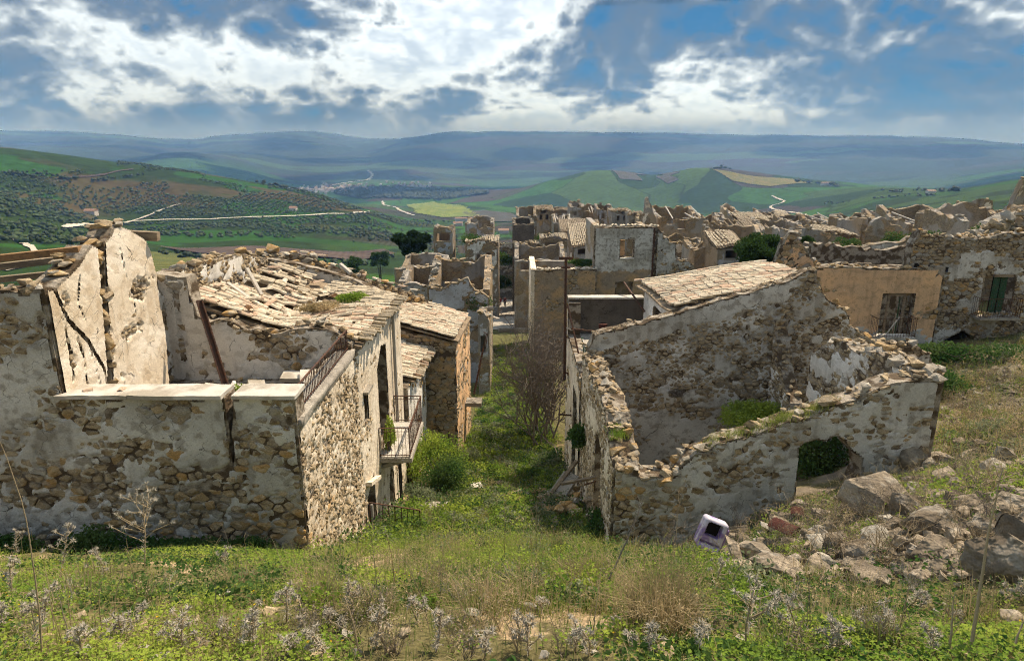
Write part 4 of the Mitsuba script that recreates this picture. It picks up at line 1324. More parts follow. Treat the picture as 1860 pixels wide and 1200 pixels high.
gh.wall('broken_wing', EX, res=.4, skins=[('grey_plaster', EX.sheet(mkEX, res=.14))], stones=[EX.stones(mask=mkEX, **LITE), EX.coping(.4, 1.0)])
part(gh.key, 'side_wall', rough_box(ax, ax + .5, 62.6, 70, -20, zt, .03, .5), 'ruin_wall_grey')
part(gh.key, 'side_wall', rough_box(xr - .5, xr, 62.6, 70, -20, zt - .4, .03, .5), 'ruin_wall_grey')
a, b = at(1118, 547, 62.8), at(1150, 510, 62.8)
part(gh.key, 'room_wall', box(a[0], b[0] + .3, 62.75, 63.0, a[2] - .3, b[2] + .5), 'ruin_wall')
gh.finish()

oc = House('ochre_street_house', 'ochre stained house front with a dark crack, beside the lane behind the bare tree', 'house')
ax = at(965, 500, 61.6)[0]
xe = at(1084, 500, 61.6)[0]
CF = Wall((ax, 61.6), (xe, 61.6), prof_at(ax, 61.6, [(965, 491), (1000, 490), (1084, 490)]), -20, .5, rag=.02)
ck = [(4.0, -11.2), (4.1, -12.0), (3.7, -12.7), (3.3, -13.4)]
mkC = noise_mask(CF, .34, 1.1, .4, 65, lambda S, Z: -.9 * np.exp(-(line_dist(S, Z, ck) / .09) ** 2))
oc.wall('front_wall', CF, res=.4, skins=[('ochre_plaster', CF.sheet(mkC, res=.1))], stones=[CF.stones(mask=mkC, **LITE)])
zt = at(1000, 490, 61.6)[2]
tile_edge(oc.key, (ax - .1, 61.4, zt), (xe, 61.4, zt), 36, .08)
part(oc.key, 'street_wall', rough_box(ax, ax + .5, 62.1, 70, -20.5, zt - .1, .03, .5), 'cream_plaster')
part(oc.key, 'rear_wall', rough_box(ax, xe, 70, 70.5, -20.5, zt - .6, .03, .5), 'ruin_wall')
part(oc.key, 'corner_band', box(ax - .03, ax + .3, 61.52, 61.6, -20, zt - .1), 'cream_plaster')
oc.finish()

# ---------------------------------------------------------------- the rest of the dead town: one builder for all its ruins
GRP = 'roofless houses of the ruined town'


def town_ruin(name, label, rect, y, depth, mat='ruin_wall', rag=.12, wins=(), roof=None, skin=None, group=None, tops=None, rear=None, low=9.0, step=.5):
    rag = min(rag, .16)
    """rect: (left, right, top) of the front in the picture at distance y; wins: picture rectangles; roof: 'tiles' | 'rafters' | None."""
    px0, px1, pt = rect
    h = House(name, label, 'house', group)
    ax, bx, zt = at(px0, pt, y)[0], at(px1, pt, y)[0], at(.5 * (px0 + px1), pt, y)[2]
    zb = min(zt - low, land1(.5 * (ax + bx), y) - .5)
    rng = np.random.default_rng(int(px0 * 3 + y))
    pr = prof_at(ax, y, tops) if tops else [(0, zt + rng.uniform(-.3, .1)), ((bx - ax) * .5, zt + rng.uniform(-.2, .2)), (bx - ax, zt + rng.uniform(-.5, .1))]
    FW = Wall((ax, y), (bx, y), pr, zb, .5, holes=[win_hole(*w, y, ax) for w in wins], rag=rag, rng=rng, step=step)
    rs = max(.45, y / 130)
    k = part(h.key, 'wall', FW.core(.055, rs * .8, int(px0)), mat)
    if skin is None and mat != 'dark_plaster':
        skin = (rng.choice(['white_plaster', 'grey_plaster', 'cream_plaster', 'ochre_plaster', 'blue_limewash']), rng.uniform(.46, .58))
    if skin:
        m = FW.sheet(noise_mask(FW, skin[1], 1.0, .4, int(px0)), res=max(.12, y / 400))
        if m:
            part(k, 'plaster', m, skin[0], True)
    cp = [m for _, m in FW.coping(.36 + y * .0018, .9)]
    if cp:
        part(k, 'loose_stones', join(cp), 'tan_stone', False, None, 'stuff')
    zr = zt + (rear if rear is not None else rng.uniform(-.8, .5))
    BKw = Wall((bx, y + depth), (ax, y + depth), [(0, zr), ((bx - ax) * .5, zr + rng.uniform(-.8, .6)), (bx - ax, zr)], zb, .5, rag=rag * 1.4, rng=rng, step=step)
    kb = part(h.key, 'wall', BKw.core(.055, rs, int(px1)), mat)
    part(kb, 'loose_stones', join([m for _, m in BKw.coping(.36 + y * .0018, .7)]), 'tan_stone', False, None, 'stuff')
    for xa, ya, xb, yb in ((ax, y + depth - .5, ax, y + .5), (bx, y + .5, bx, y + depth - .5)):
        z0, z1 = (zr, zt) if ya > yb else (zt, zr)
        SWl = Wall((xa, ya), (xb, yb), [(0, z0), (abs(yb - ya) * .5, (z0 + z1) / 2 + rng.uniform(-.7, .3)), (abs(yb - ya), z1)], zb, .5, rag=rag * 1.2, rng=rng, step=step)
        ks = part(h.key, 'wall', SWl.core(.055, rs, int(px1)), mat)
        part(ks, 'loose_stones', join([m for _, m in SWl.coping(.36 + y * .0018, .7)]), 'grey_stone', False, None, 'stuff')
    if roof in ('tiles', 'half'):
        P = patch((ax - .2, y + depth * .9, zr + .4), (bx + .2, y + depth * .9, zr + .4), (bx + .2, y - .25, zt + .06), (ax - .2, y - .25, zt + .06), lambda u, t: .12 * math.sin(4 * u + 3 * t) + .1 * math.sin(9 * u))
        kp = (lambda u, t: t > P[1] * (.45 + .25 * math.sin(u * 1.3))) if roof == 'half' else None
        ms = [m for _, m in tiled(P, rng, .26, .42, .5, 1.5, .03, kp, under=False)]
        r = part(h.key, 'roof', deck(P, 6, 4, .02) if roof == 'tiles' else join([beam(P[2](u, P[1] * .3), P[2](u, P[1]), .12) for u in np.arange(.3, P[0], .7)]), 'weathered_wood')
        part(r, 'tiles', join(ms), 'worn_tile' if rng.random() < .5 else 'tan_tile', False, None, 'stuff')
    if roof == 'rafters':
        for i in range(int((bx - ax) / .55)):
            x = ax + .3 + i * .55 + rng.normal(0, .08)
            if rng.random() < .75:
                part(h.key, 'rafter', beam((x, y + .1, zt + .05), (x + rng.normal(0, .5), y + depth * rng.uniform(.3, .9), zt + rng.uniform(-.2, 1.1)), .11), 'pale_wood')
    h.finish()
    return h.key


TR = town_ruin
# left of the lane
TR('white_room_ruin', 'open-fronted ruin showing a pale blue inner wall beside the lane, left', (776, 889, 528), 47, 6, 'ruin_wall', .15, [(800, 850, 600, 655)],
   tops=[(776, 522), (800, 528), (830, 512), (850, 508), (862, 524), (876, 532), (889, 540)], skin=('blue_limewash', .42), rear=1.6)
TR('tile_strip_house', 'long low house with remains of a tile roof behind the pale blue inner wall', (800, 890, 498), 58, 7, 'ruin_wall', .15, [], 'half', tops=[(800, 484), (840, 496), (890, 505)])
TR('low_yard_house', 'low broken walls with a square opening left of the tile strip roof', (716, 802, 492), 62, 8, 'ruin_wall_grey', .2, [(735, 775, 500, 520)], None, tops=[(716, 488), (760, 486), (802, 486)])
TR('grey_yard_house', 'grey low-walled ruin nearest behind the ochre gable on the left', (722, 788, 512), 52, 6, 'ruin_wall_grey', .2, [], None, rear=.3)
TR('gabled_ruin', 'ochre gabled ruin with two doorways at the far foot of the lane', (845, 905, 440), 95, 8, 'ruin_wall', .12, [(866, 873, 462, 488), (883, 891, 458, 480), (884, 890, 483, 492)], 'half',
   tops=[(845, 448), (858, 440), (872, 434), (890, 440), (905, 450)], skin=('white_plaster', .55), low=13)
TR('twin_tower_ruin', 'tall grey ruin with a blue-white upper room behind the gabled ruin', (845, 896, 404), 104, 7, 'ruin_wall_grey', .25, [(858, 866, 425, 438)], None, skin=('blue_limewash', .5), low=14,
   tops=[(845, 406), (868, 405), (870, 418), (880, 410), (896, 416)])
TR('tower_ruin', 'brown tower-like ruin standing alone right of the umbrella pine', (787, 822, 414), 105, 5, 'ruin_wall', .15, [(792, 818, 424, 438)], None, skin=('blue_limewash', .55), low=13, tops=[(787, 420), (798, 413), (812, 412), (822, 420)])
TR('small_lane_ruin', 'small ochre ruin with a leaning post at the edge of the green lane', (868, 889, 575), 43, 4, 'ruin_wall', .15, [(873, 882, 610, 640)], low=7)
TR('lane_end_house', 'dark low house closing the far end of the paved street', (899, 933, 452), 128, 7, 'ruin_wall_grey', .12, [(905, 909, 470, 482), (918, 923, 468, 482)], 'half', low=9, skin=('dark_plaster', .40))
# right of the lane, near to far
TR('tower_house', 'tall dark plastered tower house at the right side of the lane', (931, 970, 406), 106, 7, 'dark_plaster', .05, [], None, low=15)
TR('terrace_ruin', 'stepped grey ruin with a tiled lower roof below the dark tower house', (935, 1028, 470), 80, 6, 'ruin_wall_grey', .12, [(946, 990, 476, 492)], None, low=10, rear=1.2)
TR('double_box_ruin', 'pair of roofless grey rooms left of the grey window house', (983, 1030, 434), 92, 7, 'ruin_wall_grey', .1, [(990, 1024, 440, 452)], 'half', low=11)
TR('left_box_ruin', 'roofless room with a fringe of tiles beside the dark tower house', (936, 984, 444), 93, 7, 'ruin_wall_grey', .1, [(950, 980, 446, 458)], 'half', low=11)
TR('mossy_roof_house', 'house with a mossy tile roof left of the grey window house', (1040, 1082, 448), 96, 9, 'ruin_wall_grey', .1, [(1050, 1064, 452, 462)], 'tiles', low=11, rear=2.0)
TR('ochre_spire_ruin', 'tall thin ochre fragment of wall standing like a spire above the grey window house', (1164, 1192, 392), 84, 4, 'ruin_wall', .2, [], None, low=11,
   tops=[(1164, 402), (1170, 385), (1172, 362), (1177, 358), (1183, 372), (1186, 385), (1192, 398)])
TR('plank_roof_ruin', 'dark ruin under a slipped pale roof of planks right of the ochre spire', (1200, 1282, 398), 86, 8, 'ruin_wall', .3, [(1212, 1224, 392, 408), (1232, 1246, 400, 416)], 'rafters', low=10, rear=1.0)
TR('dark_row_house', 'long dark ruin row below the slipped plank roof', (1196, 1300, 440), 74, 6, 'ruin_wall', .25, [(1240, 1256, 452, 470)], None, low=10)
TR('yellow_box_ruin', 'yellowish square ruin with a straight top right of the grey broken wing', (1262, 1312, 452), 66, 5, 'ruin_wall', .12, [], None, skin=('ochre_plaster', .5))
TR('rafter_house', 'ruin with a fan of bare white rafters and a tile fringe behind the green tree', (1312, 1420, 446), 68, 8, 'ruin_wall', .15, [(1340, 1370, 458, 470)], 'rafters', rear=1.2)
TR('tile_fringe_house', 'low house with a tile roof fringe between the yellow ruin and the green tree', (1304, 1352, 450), 62, 5, 'ruin_wall', .1, [(1318, 1340, 455, 470)], 'tiles', rear=.6)
TR('long_ochre_house', 'long ochre house wall with two narrow windows right of the green tree', (1462, 1560, 428), 56, 9, 'ruin_wall', .15, [(1502, 1508, 448, 472), (1516, 1521, 452, 470)], 'half', tops=[(1462, 414), (1500, 424), (1560, 440)], skin=('orange_plaster', .6))
TR('fallen_gable_ruin', 'grey sloping gable remains behind the orange house front', (1524, 1668, 450), 46, 7, 'ruin_wall_grey', .3, [(1600, 1612, 455, 472)], None, tops=[(1524, 478), (1548, 466), (1580, 446), (1600, 440), (1640, 436), (1668, 430)], skin=('grey_plaster', .5))
TR('mossy_mound_ruin', 'mossy ochre wall stump left of the collapsed slatted roof', (1572, 1650, 398), 60, 7, 'ruin_wall', .4, [], None, tops=[(1572, 420), (1590, 398), (1602, 396), (1618, 408), (1650, 420)])
TR('slat_roof_house', 'house under a collapsed roof of bare slats near the right skyline', (1652, 1742, 408), 70, 7, 'ruin_wall_grey', .12, [], 'rafters', rear=1.4)
TR('corner_fortress_ruin', 'high broken corner of masonry on the skyline at the far right', (1782, 1900, 362), 58, 9, 'ruin_wall', .35, [], None, tops=[(1782, 384), (1790, 362), (1803, 365), (1806, 402), (1830, 390), (1848, 350), (1860, 324), (1900, 322)], low=9, rear=-2.0)
TR('rubble_corner_ruin', 'tumbled grey masonry below the high corner ruin at the right', (1770, 1900, 402), 48, 6, 'ruin_wall_grey', .45, [], None, tops=[(1770, 425), (1800, 395), (1830, 385), (1860, 400), (1900, 392)])
# the crowded skyline
rs = np.random.default_rng(77)
SKY = [(938, 975, 392, 128), (972, 1004, 382, 138), (1000, 1040, 384, 144), (1036, 1062, 376, 132), (1060, 1090, 386, 146), (1086, 1116, 380, 138), (1112, 1146, 384, 130), (1142, 1170, 390, 126),
       (1284, 1320, 404, 104), (1318, 1334, 404, 98), (1330, 1352, 392, 112), (1350, 1398, 402, 106), (1394, 1440, 398, 112), (1436, 1490, 402, 100), (1486, 1530, 404, 96), (1524, 1566, 402, 104),
       (1560, 1600, 406, 92), (1612, 1656, 400, 88), (1740, 1784, 404, 82), (1006, 1040, 404, 118), (1040, 1090, 406, 114), (1020, 1080, 420, 106), (1320, 1400, 420, 88), (1400, 1470, 420, 84)]
for i, (a, b, t, y) in enumerate(SKY):
    wins = [(a + (b - a) * f, a + (b - a) * f + 5, t + 8, t + 17) for f in (.25, .6)] if (b - a) > 20 else [((a + b) / 2, (a + b) / 2 + 4, t + 9, t + 18)]
    tops = [(a, t + rs.uniform(0, 4)), (a + (b - a) * .3, t + rs.uniform(-2, 2)), (a + (b - a) * .34, t + rs.uniform(0, 7)), (a + (b - a) * .6, t + rs.uniform(1, 6)), (a + (b - a) * .66, t + rs.uniform(-2, 3)), (b, t + rs.uniform(0, 5))]
    TR('ruined_house', 'roofless stone ruin crowded along the far edge of the dead town', (a, b, t), y, 7, ('ruin_wall', 'ruin_wall_grey')[i % 2], .35, wins, (None, 'tiles', 'half', None, 'rafters')[i % 5], group=GRP, tops=tops, low=9, rear=rs.uniform(-.5, 1.2),
       skin=(('grey_plaster', .56), ('ochre_plaster', .6), None)[i % 3])

rh = np.random.default_rng(31)
hp = House('rubble_heap', 'tumbled heap of grey masonry and weeds spilling below the skyline at the far right', 'rubble heap')
ms = []
for i in range(420):
    px = rh.uniform(1755, 1930)
    top = np.interp(px, [1755, 1790, 1830, 1870, 1930], [436, 412, 392, 372, 366])
    p = at(px, rh.uniform(top, 440), rh.uniform(44.5, 46.5))
    ms.append(rock(rh, p, rh.choice([.3, .5, .8, 1.1], p=[.35, .35, .2, .1]), PEBBLES, .7, .9))
part(hp.key, 'stones', join(ms[:210]), 'grey_stone', False, None, 'stuff')
part(hp.key, 'stones', join(ms[210:]), 'tan_stone', False, None, 'stuff')
p0, p1 = at(1755, 436, 47), at(1930, 366, 47)
HWl = Wall((p0[0], 46.4), (p1[0], 46.4), prof_at(p0[0], 46.4, [(1755, 438), (1790, 416), (1830, 396), (1870, 376), (1930, 372)]), -12, 1.5, rag=.15)
part(hp.key, 'core', HWl.core(.2, .5), 'ruin_wall')
# ---------------------------------------------------------------- fields, roads, groves, far town
def drape(pxs, off, name, bsdf, n=60):
    P = Polygon([ground_at(*q)[:2] for q in pxs]).buffer(0)
    x0, y0, x1, y1 = P.bounds
    n2 = max(8, int(n * (x1 - x0) / (x1 - x0 + y1 - y0) * 2))
    m2 = max(8, 2 * n - n2)
    X, Y = np.meshgrid(np.linspace(x0, x1, n2), np.linspace(y0, y1, m2), indexing='ij')
    import shapely
    ok = shapely.contains_xy(P, X, Y)
    v = np.stack([X, Y, land(X, Y) + off], -1).reshape(-1, 3)
    idx = np.arange(n2 * m2).reshape(n2, m2)
    q = ok[:-1, :-1] & ok[1:, :-1] & ok[1:, 1:] & ok[:-1, 1:]
    a, b, c, d = (g[q] for g in (idx[:-1, :-1], idx[1:, :-1], idx[1:, 1:], idx[:-1, 1:]))
    f = np.vstack([np.stack([a, b, c], 1), np.stack([a, c, d], 1)])
    k = key_for(name)
    put(k, (v, f), bsdf, True)
    tag(k, kind='structure')


def ribbon(pxs, width, off, name, bsdf):
    pts = np.array([ground_at(*q)[:2] for q in pxs])
    t = np.concatenate([[0], np.cumsum(np.linalg.norm(np.diff(pts, axis=0), axis=1))])
    f = PchipInterpolator(t, pts)
    s = np.linspace(0, t[-1], 260)
    c, d = f(s), np.gradient(f(s), axis=0)
    nrm = np.stack([-d[:, 1], d[:, 0]], 1) / (np.linalg.norm(d, axis=1, keepdims=True) + 1e-9)
    w = width * (.45 + .9 * fbm(np.stack([s / 14, s * 0, s * 0], -1), 3, 3))[:, None]
    c = c + nrm * ((fbm(np.stack([s / 25, s * 0 + 5, s * 0], -1), 3, 4) - .5) * width * 1.2)[:, None]
    L, Rr = c + nrm * w / 2, c - nrm * w / 2
    v = np.vstack([np.column_stack([L, land(L[:, 0], L[:, 1]) + off]), np.column_stack([Rr, land(Rr[:, 0], Rr[:, 1]) + off])])
    i, m = np.arange(len(s) - 1), len(s)
    fc = np.vstack([np.stack([i, i + m, i + m + 1], 1), np.stack([i, i + m + 1, i + 1], 1)])
    n = np.cross(v[fc[:, 1]] - v[fc[:, 0]], v[fc[:, 2]] - v[fc[:, 0]])[:, 2]
    k = key_for(name)
    put(k, (v, np.where((n < 0)[:, None], fc[:, ::-1], fc)), bsdf, True)
    tag(k, kind='structure')


def furrows(ang, pitch, a, b, dep):
    ca, sa = math.cos(ang), math.sin(ang)

    def f(p, n, uv):
        s = .5 + .5 * dr.sin((p.x * ca + p.y * sa) * (2 * math.pi / pitch) + fb(p.x / 20, p.y / 20, 1.0, 2) * 2)
        t = fb(p.x / 14, p.y / 14, 3.0, 4)
        return mix(col(a), col(b), sst(.35, .65, t)) * (1 - dep * s)
    return f


mat('plough_soil', furrows(.2, 5, (.085, .062, .050), (.060, .044, .038), .2))
mat('vine_rows', furrows(2.55, 5.2, (.105, .115, .030), (.075, .095, .028), .5))
mat('bright_crop', furrows(1.2, 30, (.19, .22, .040), (.12, .17, .035), .35))
mat('grey_fallow', furrows(.9, 14, (.070, .068, .060), (.052, .055, .045), .2))
mat('ochre_grass', furrows(.4, 9, (.16, .135, .04), (.11, .12, .035), .2))
mat('chalk_road', (.40, .37, .31))
drape([(268, 446), (420, 450), (560, 455), (700, 453), (724, 462), (640, 474), (520, 476), (420, 468), (330, 458)], 1.2, 'ploughed_field', 'plough_soil')
drape([(262, 458), (330, 462), (392, 480), (420, 500), (360, 512), (270, 505), (240, 480)], 1.0, 'vineyard', 'vine_rows')
drape([(735, 372), (790, 366), (850, 376), (880, 392), (800, 396), (750, 388)], 1.5, 'crop_field', 'bright_crop')
drape([(838, 386), (880, 382), (930, 388), (965, 402), (905, 404), (850, 398)], 1.5, 'fallow_field', 'grey_fallow')
drape([(1100, 309), (1166, 314), (1178, 334), (1108, 330)], 2.0, 'fallow_field', 'grey_fallow')
drape([(1176, 316), (1238, 312), (1236, 336), (1190, 338)], 2.0, 'fallow_field', 'grey_fallow')
drape([(1243, 306), (1270, 305), (1284, 320), (1240, 320)], 2.0, 'crop_field', 'bright_crop')
drape([(1290, 308), (1350, 318), (1440, 326), (1480, 334), (1400, 340), (1330, 330)], 2.0, 'crop_field', 'ochre_grass')
drape([(0, 266), (120, 282), (228, 300), (200, 312), (110, 312), (0, 302)], 1.5, 'crop_field', 'ochre_grass')
ribbon([(118, 416), (180, 410), (236, 404), (300, 401), (380, 400), (470, 396), (560, 392), (640, 389), (668, 384)], 6.5, 1.6, 'dirt_road', 'chalk_road')
ribbon([(236, 405), (280, 388), (330, 372)], 4, 1.5, 'dirt_road', 'chalk_road')
ribbon([(695, 366), (715, 376), (735, 386), (752, 392)], 9, 1.6, 'dirt_road', 'chalk_road')
ribbon([(22, 432), (48, 444), (64, 458), (66, 472), (40, 484), (8, 492)], 3.4, .5, 'dirt_road', 'chalk_road')
ribbon([(600, 338), (650, 330), (676, 320), (668, 310)], 22, 3, 'dirt_road', 'chalk_road')
ribbon([(1402, 356), (1424, 368), (1404, 374), (1450, 388), (1490, 398)], 7, 1.6, 'dirt_road', 'chalk_road')
ribbon([(100, 325), (170, 320), (240, 308)], 5, 1.2, 'dirt_road', 'plough_soil')

ico = trimesh.creation.icosphere(subdivisions=1)
BLOB = []
for k in range(8):
    v = np.array(ico.vertices) * (1 + (fbm(np.array(ico.vertices) * 1.9 + k * 11, 3, k)[:, None] - .5) * 1.1)
    v[:, 2] = np.where(v[:, 2] < 0, v[:, 2] * .65, v[:, 2])
    BLOB.append((v, np.array(ico.faces)))


def blob_tree(rng, c, r, h):
    """A far round tree: two or three uneven clumps on a short stem."""
    ms = []
    for _ in range(rng.integers(1, 4)):
        v, f = BLOB[rng.integers(8)]
        s = rng.uniform(.6, 1.0)
        ms.append((v @ rotz(rng.uniform(0, 6)).T * [r * s, r * s, h * .42 * s] + np.asarray(c) + [rng.uniform(-.4, .4) * r, rng.uniform(-.4, .4) * r, h * rng.uniform(.42, .6)], f))
    return join(ms)


rt = np.random.default_rng(55)
trees = []
# planted rows and wild scrub on the left-hand hill
gx_, gy_ = np.meshgrid(np.arange(-900, 120, 8.5), np.arange(300, 1380, 8.5), indexing='ij')
wild = fbm(np.stack([gx_.ravel() / 170, gy_.ravel() / 170, gx_.ravel() * 0], -1), 3, 73) > .5
X, Y = gx_.ravel() + rt.normal(0, 1, gx_.size) * np.where(wild, 3.2, .5), gy_.ravel() + rt.normal(0, 1, gx_.size) * np.where(wild, 3.2, .5)
c30, s30 = math.cos(.5), math.sin(.5)
X, Y = X * c30 - Y * s30 * .15, Y * c30 + X * s30 * .15 + 60
pxx = 930 + FPX * X / Y
r = np.hypot(X, Y)
den = fbm(np.stack([X / 110, Y / 110, X * 0], -1), 4, 71)
gap = fbm(np.stack([X / 45, Y / 45, X * 0], -1), 3, 72)
ok = (pxx > -30) & (pxx < 830) & (r > 380) & (r < 1330) & (den + gap * .55 > .755) & (Y > 200)
for (a, b, rad) in ((400, 470, 0),):
    pass
Z = land(X, Y)
py_ = 600 - FPX * (Y * SP + Z * CP) / (Y * CP - Z * SP)
ok &= ~((py_ > 440) & (py_ < 480) & (pxx > 255) & (pxx < 740)) & ~((pxx > 225) & (pxx < 420) & (py_ > 455)) & ~((pxx < 235) & (py_ < 312)) & ~((np.abs(py_ - np.interp(pxx, [118, 236, 380, 560, 668], [416, 404, 400, 392, 384])) < 3) & (pxx > 110))
ids = np.nonzero(ok)[0]
rt.shuffle(ids)
ids = ids[:5200]
order = ids[np.argsort(r[ids])]
grove = []
for j, i in enumerate(order):
    m = blob_tree(rt, (X[i], Y[i], Z[i]), rt.uniform(1.2, 2.3) * rt.choice([.8, 1, 1.5], p=[.4, .45, .15]), rt.uniform(2.4, 4.6))
    if j < 290:
        k = thing('olive_tree', 'grey-green olive tree among the groves on the left-hand hillside', 'tree', 'olive trees on the hillside')
        put(k, m, ('olive_leaf', 'dark_scrub')[j % 3 == 0], True)
    else:
        grove.append((m, j % 3 == 0))
for nm, fl, bs in (('olive_grove', False, 'olive_leaf'), ('scrub_wood', True, 'dark_scrub')):
    put(nm, join([m for m, q in grove if q is fl or bool(q) == fl]), bs, True)
    tag(nm, kind='stuff')
# hedges and single trees elsewhere
for nm, pxs, n, sz, lab, grp in (
        ('hedge_tree', [(0, 318), (80, 322), (170, 330), (260, 320)], 46, 5, 'dark bush in the hedge line below the hilltop field at left', 'bushes of the hilltop hedge'),
        ('ridge_tree', [(262, 298), (330, 304), (420, 322), (500, 340), (560, 352)], 40, 6, 'tree on the crest of the left-hand hill', 'trees along the left-hand crest'),
        ('edge_tree', [(285, 462), (340, 470), (400, 482), (470, 478), (560, 480), (640, 478), (720, 470)], 46, 3.6, 'dark tree in the line along the ploughed field', 'trees along the ploughed field'),
        ('field_tree', [(1600, 348), (1640, 350), (1690, 346), (1730, 350)], 26, 6, 'dark tree in the belt on the right-hand rise', 'trees on the right-hand rise'),
        ('field_tree', [(1480, 372), (1560, 366), (1630, 358), (1700, 356)], 30, 4, 'dark tree in the belt on the right-hand rise', 'trees on the right-hand rise'),
        ('hill_tree', [(1300, 306), (1330, 308)], 9, 11, 'dark tree by the top of the green hill', 'trees by the green hill top'),
        ('farm_tree', [(1440, 330), (1500, 336), (1530, 338)], 22, 10, 'dark tree along the foot of the pale field right of the green hill', 'trees beyond the green hill'),
        ('farm_tree', [(755, 402), (800, 404), (850, 408), (900, 412)], 22, 5, 'dark tree near the white farm sheds in the valley', 'trees by the valley farm')):
    for i in range(n):
        t = rt.random() * (len(pxs) - 1)
        j = int(t)
        q = ground_at(pxs[j][0] + (pxs[j + 1][0] - pxs[j][0]) * (t - j) + rt.normal(0, 3), pxs[j][1] + (pxs[j + 1][1] - pxs[j][1]) * (t - j) + rt.normal(0, 1.2))
        if q is not None and q[1] > 300:
            k = thing(nm, lab, 'tree', grp)
            put(k, blob_tree(rt, q, sz * rt.uniform(.35, .7), sz * rt.uniform(.8, 1.3)), 'dark_scrub', True)
q = ground_at(1733, 352)
k = thing('lone_tree', 'largest dark round tree on the right-hand rise', 'tree')
put(k, blob_tree(rt, q, 8, 14), 'dark_scrub', True)
ms = []
for i in range(1500):
    px = rt.uniform(610, 885)
    py = np.interp(px, [610, 700, 800, 885], [346, 341, 346, 350]) + rt.random() * np.interp(px, [610, 660, 800, 885], [8, 20, 19, 3])
    q = ground_at(px, py, 1500, 6000)
    if q is not None:
        ms.append(blob_tree(rt, q, rt.uniform(6, 10), rt.uniform(10, 16)))
put('pine_wood', join(ms), 'dark_scrub', True)
tag('pine_wood', kind='stuff')
# the living town in the valley
for i in range(210):
    px = rt.choice([rt.normal(560, 34), rt.normal(625, 30), rt.normal(745, 22)], p=[.45, .4, .15])
    py = np.interp(px, [500, 560, 660, 700, 780], [351, 347, 342, 337, 337]) + rt.normal(0, 3.4)
    q = ground_at(px, py, 1800, 6000)
    if q is None or px < 470:
        continue
    w, d, h = rt.uniform(8, 16), rt.uniform(8, 13), rt.uniform(6, 13)
    k = thing('town_house', 'pale tiny house in the living town in the valley', 'house', 'houses of the valley town')
    b = np.array(box(-w / 2, w / 2, -d / 2, d / 2, -3, h)[0])
    ridge = np.array([[-w / 2, 0, h + 2.2], [w / 2, 0, h + 2.2]])
    v = np.vstack([b, ridge])
    f = np.vstack([BOXF, [[1, 3, 8], [5, 9, 7], [1, 8, 9], [1, 9, 5], [3, 9, 8], [3, 7, 9]]])
    put(k, (v @ rotz(rt.choice([.2, .2 + math.pi / 2])).T + q, f), rt.choice(['house_white', 'house_rose', 'house_roof'], p=[.5, .35, .15]))
for px, py, w, h, lab in ((166, 389, 12, 4, 'white farmhouse on the left-hand hillside above the road'), (842, 402, 34, 6, 'long white farm sheds in the valley beyond the dead town'), (832, 410, 16, 5, 'small white farm building left of the gabled ruin top'),
                          (1690, 352, 14, 5, 'low house among trees on the right-hand rise'), (1500, 337, 30, 8, 'pale buildings at the foot of the pale field right of the hill'), (915, 424, 12, 4, 'pale tent-like shed roof behind the lane end'),
                          (533, 383, 9, 4, 'tiny pink house on the left-hand hill crest')):
    q = ground_at(px, py)
    fh = House('farm_house', lab, 'house')
    part(fh.key, 'wall', (np.array(box(-w / 2, w / 2, -4, 4, -2, h)[0]) + q, BOXF), 'house_white')
    rv = np.array([[-w / 2 - .4, -4.4, h], [w / 2 + .4, -4.4, h], [w / 2 + .4, 4.4, h], [-w / 2 - .4, 4.4, h], [-w / 2 - .4, 0, h + 2.2], [w / 2 + .4, 0, h + 2.2]])
    part(fh.key, 'roof', (rv + q, np.array([[0, 1, 5], [0, 5, 4], [2, 3, 4], [2, 4, 5], [1, 2, 5], [3, 0, 4], [0, 2, 1], [0, 3, 2]])), 'house_roof')
# ---------------------------------------------------------------- plants
def blades(base, h, w, lean, rng, bend=.35, az=None):
    """Tapering blades of three triangles each; base n x 3, the rest per blade."""
    n = len(base)
    h, w, lean = (np.broadcast_to(np.asarray(q, float), (n,)) for q in (h, w, lean))
    az = rng.uniform(0, 2 * np.pi, n) if az is None else az
    d = np.stack([np.cos(az), np.sin(az), az * 0], 1)
    s = np.stack([-np.sin(az + rng.normal(0, .6, n)), np.cos(az), az * 0], 1)
    up = np.array([0, 0, 1.0])
    mid = base + (d * (lean * .35)[:, None] + up * .6) * h[:, None]
    tip = base + (d * lean[:, None] + up * (1 - bend * np.clip(lean, 0, 1))[:, None]) * h[:, None]
    ww = w[:, None] * s * .5
    v = np.stack([base - ww, base + ww, mid + ww * .75, mid - ww * .75, tip], 1).reshape(-1, 3)
    k = np.arange(n)[:, None] * 5
    f = np.concatenate([k + [0, 1, 2], k + [0, 2, 3], k + [3, 2, 4]], 0)
    return v, f


def leaves(c, size, rng, up=.6, long=1.5):
    """Pointed leaves of two triangles each."""
    n = len(c)
    size = np.broadcast_to(np.asarray(size, float), (n,))
    nrm = rng.normal(size=(n, 3)) * (1 - up) + [0, 0, up]
    nrm /= np.linalg.norm(nrm, axis=1, keepdims=True)
    a = np.cross(nrm, rng.normal(size=(n, 3)))
    a /= np.linalg.norm(a, axis=1, keepdims=True) + 1e-9
    b = np.cross(nrm, a)
    L, W = (size * long / 2)[:, None], (size / 2)[:, None]
    drop = nrm * (size * .18)[:, None]
    v = np.stack([c - a * L - drop, c + b * W, c + a * L - drop, c - b * W], 1).reshape(-1, 3)
    k = np.arange(n)[:, None] * 4
    return v, np.concatenate([k + [0, 1, 2], k + [0, 2, 3]], 0)


def on_land(x, y, dz=0.0):
    return np.stack([x, y, land(x, y) + dz], -1)


rv = np.random.default_rng(101)


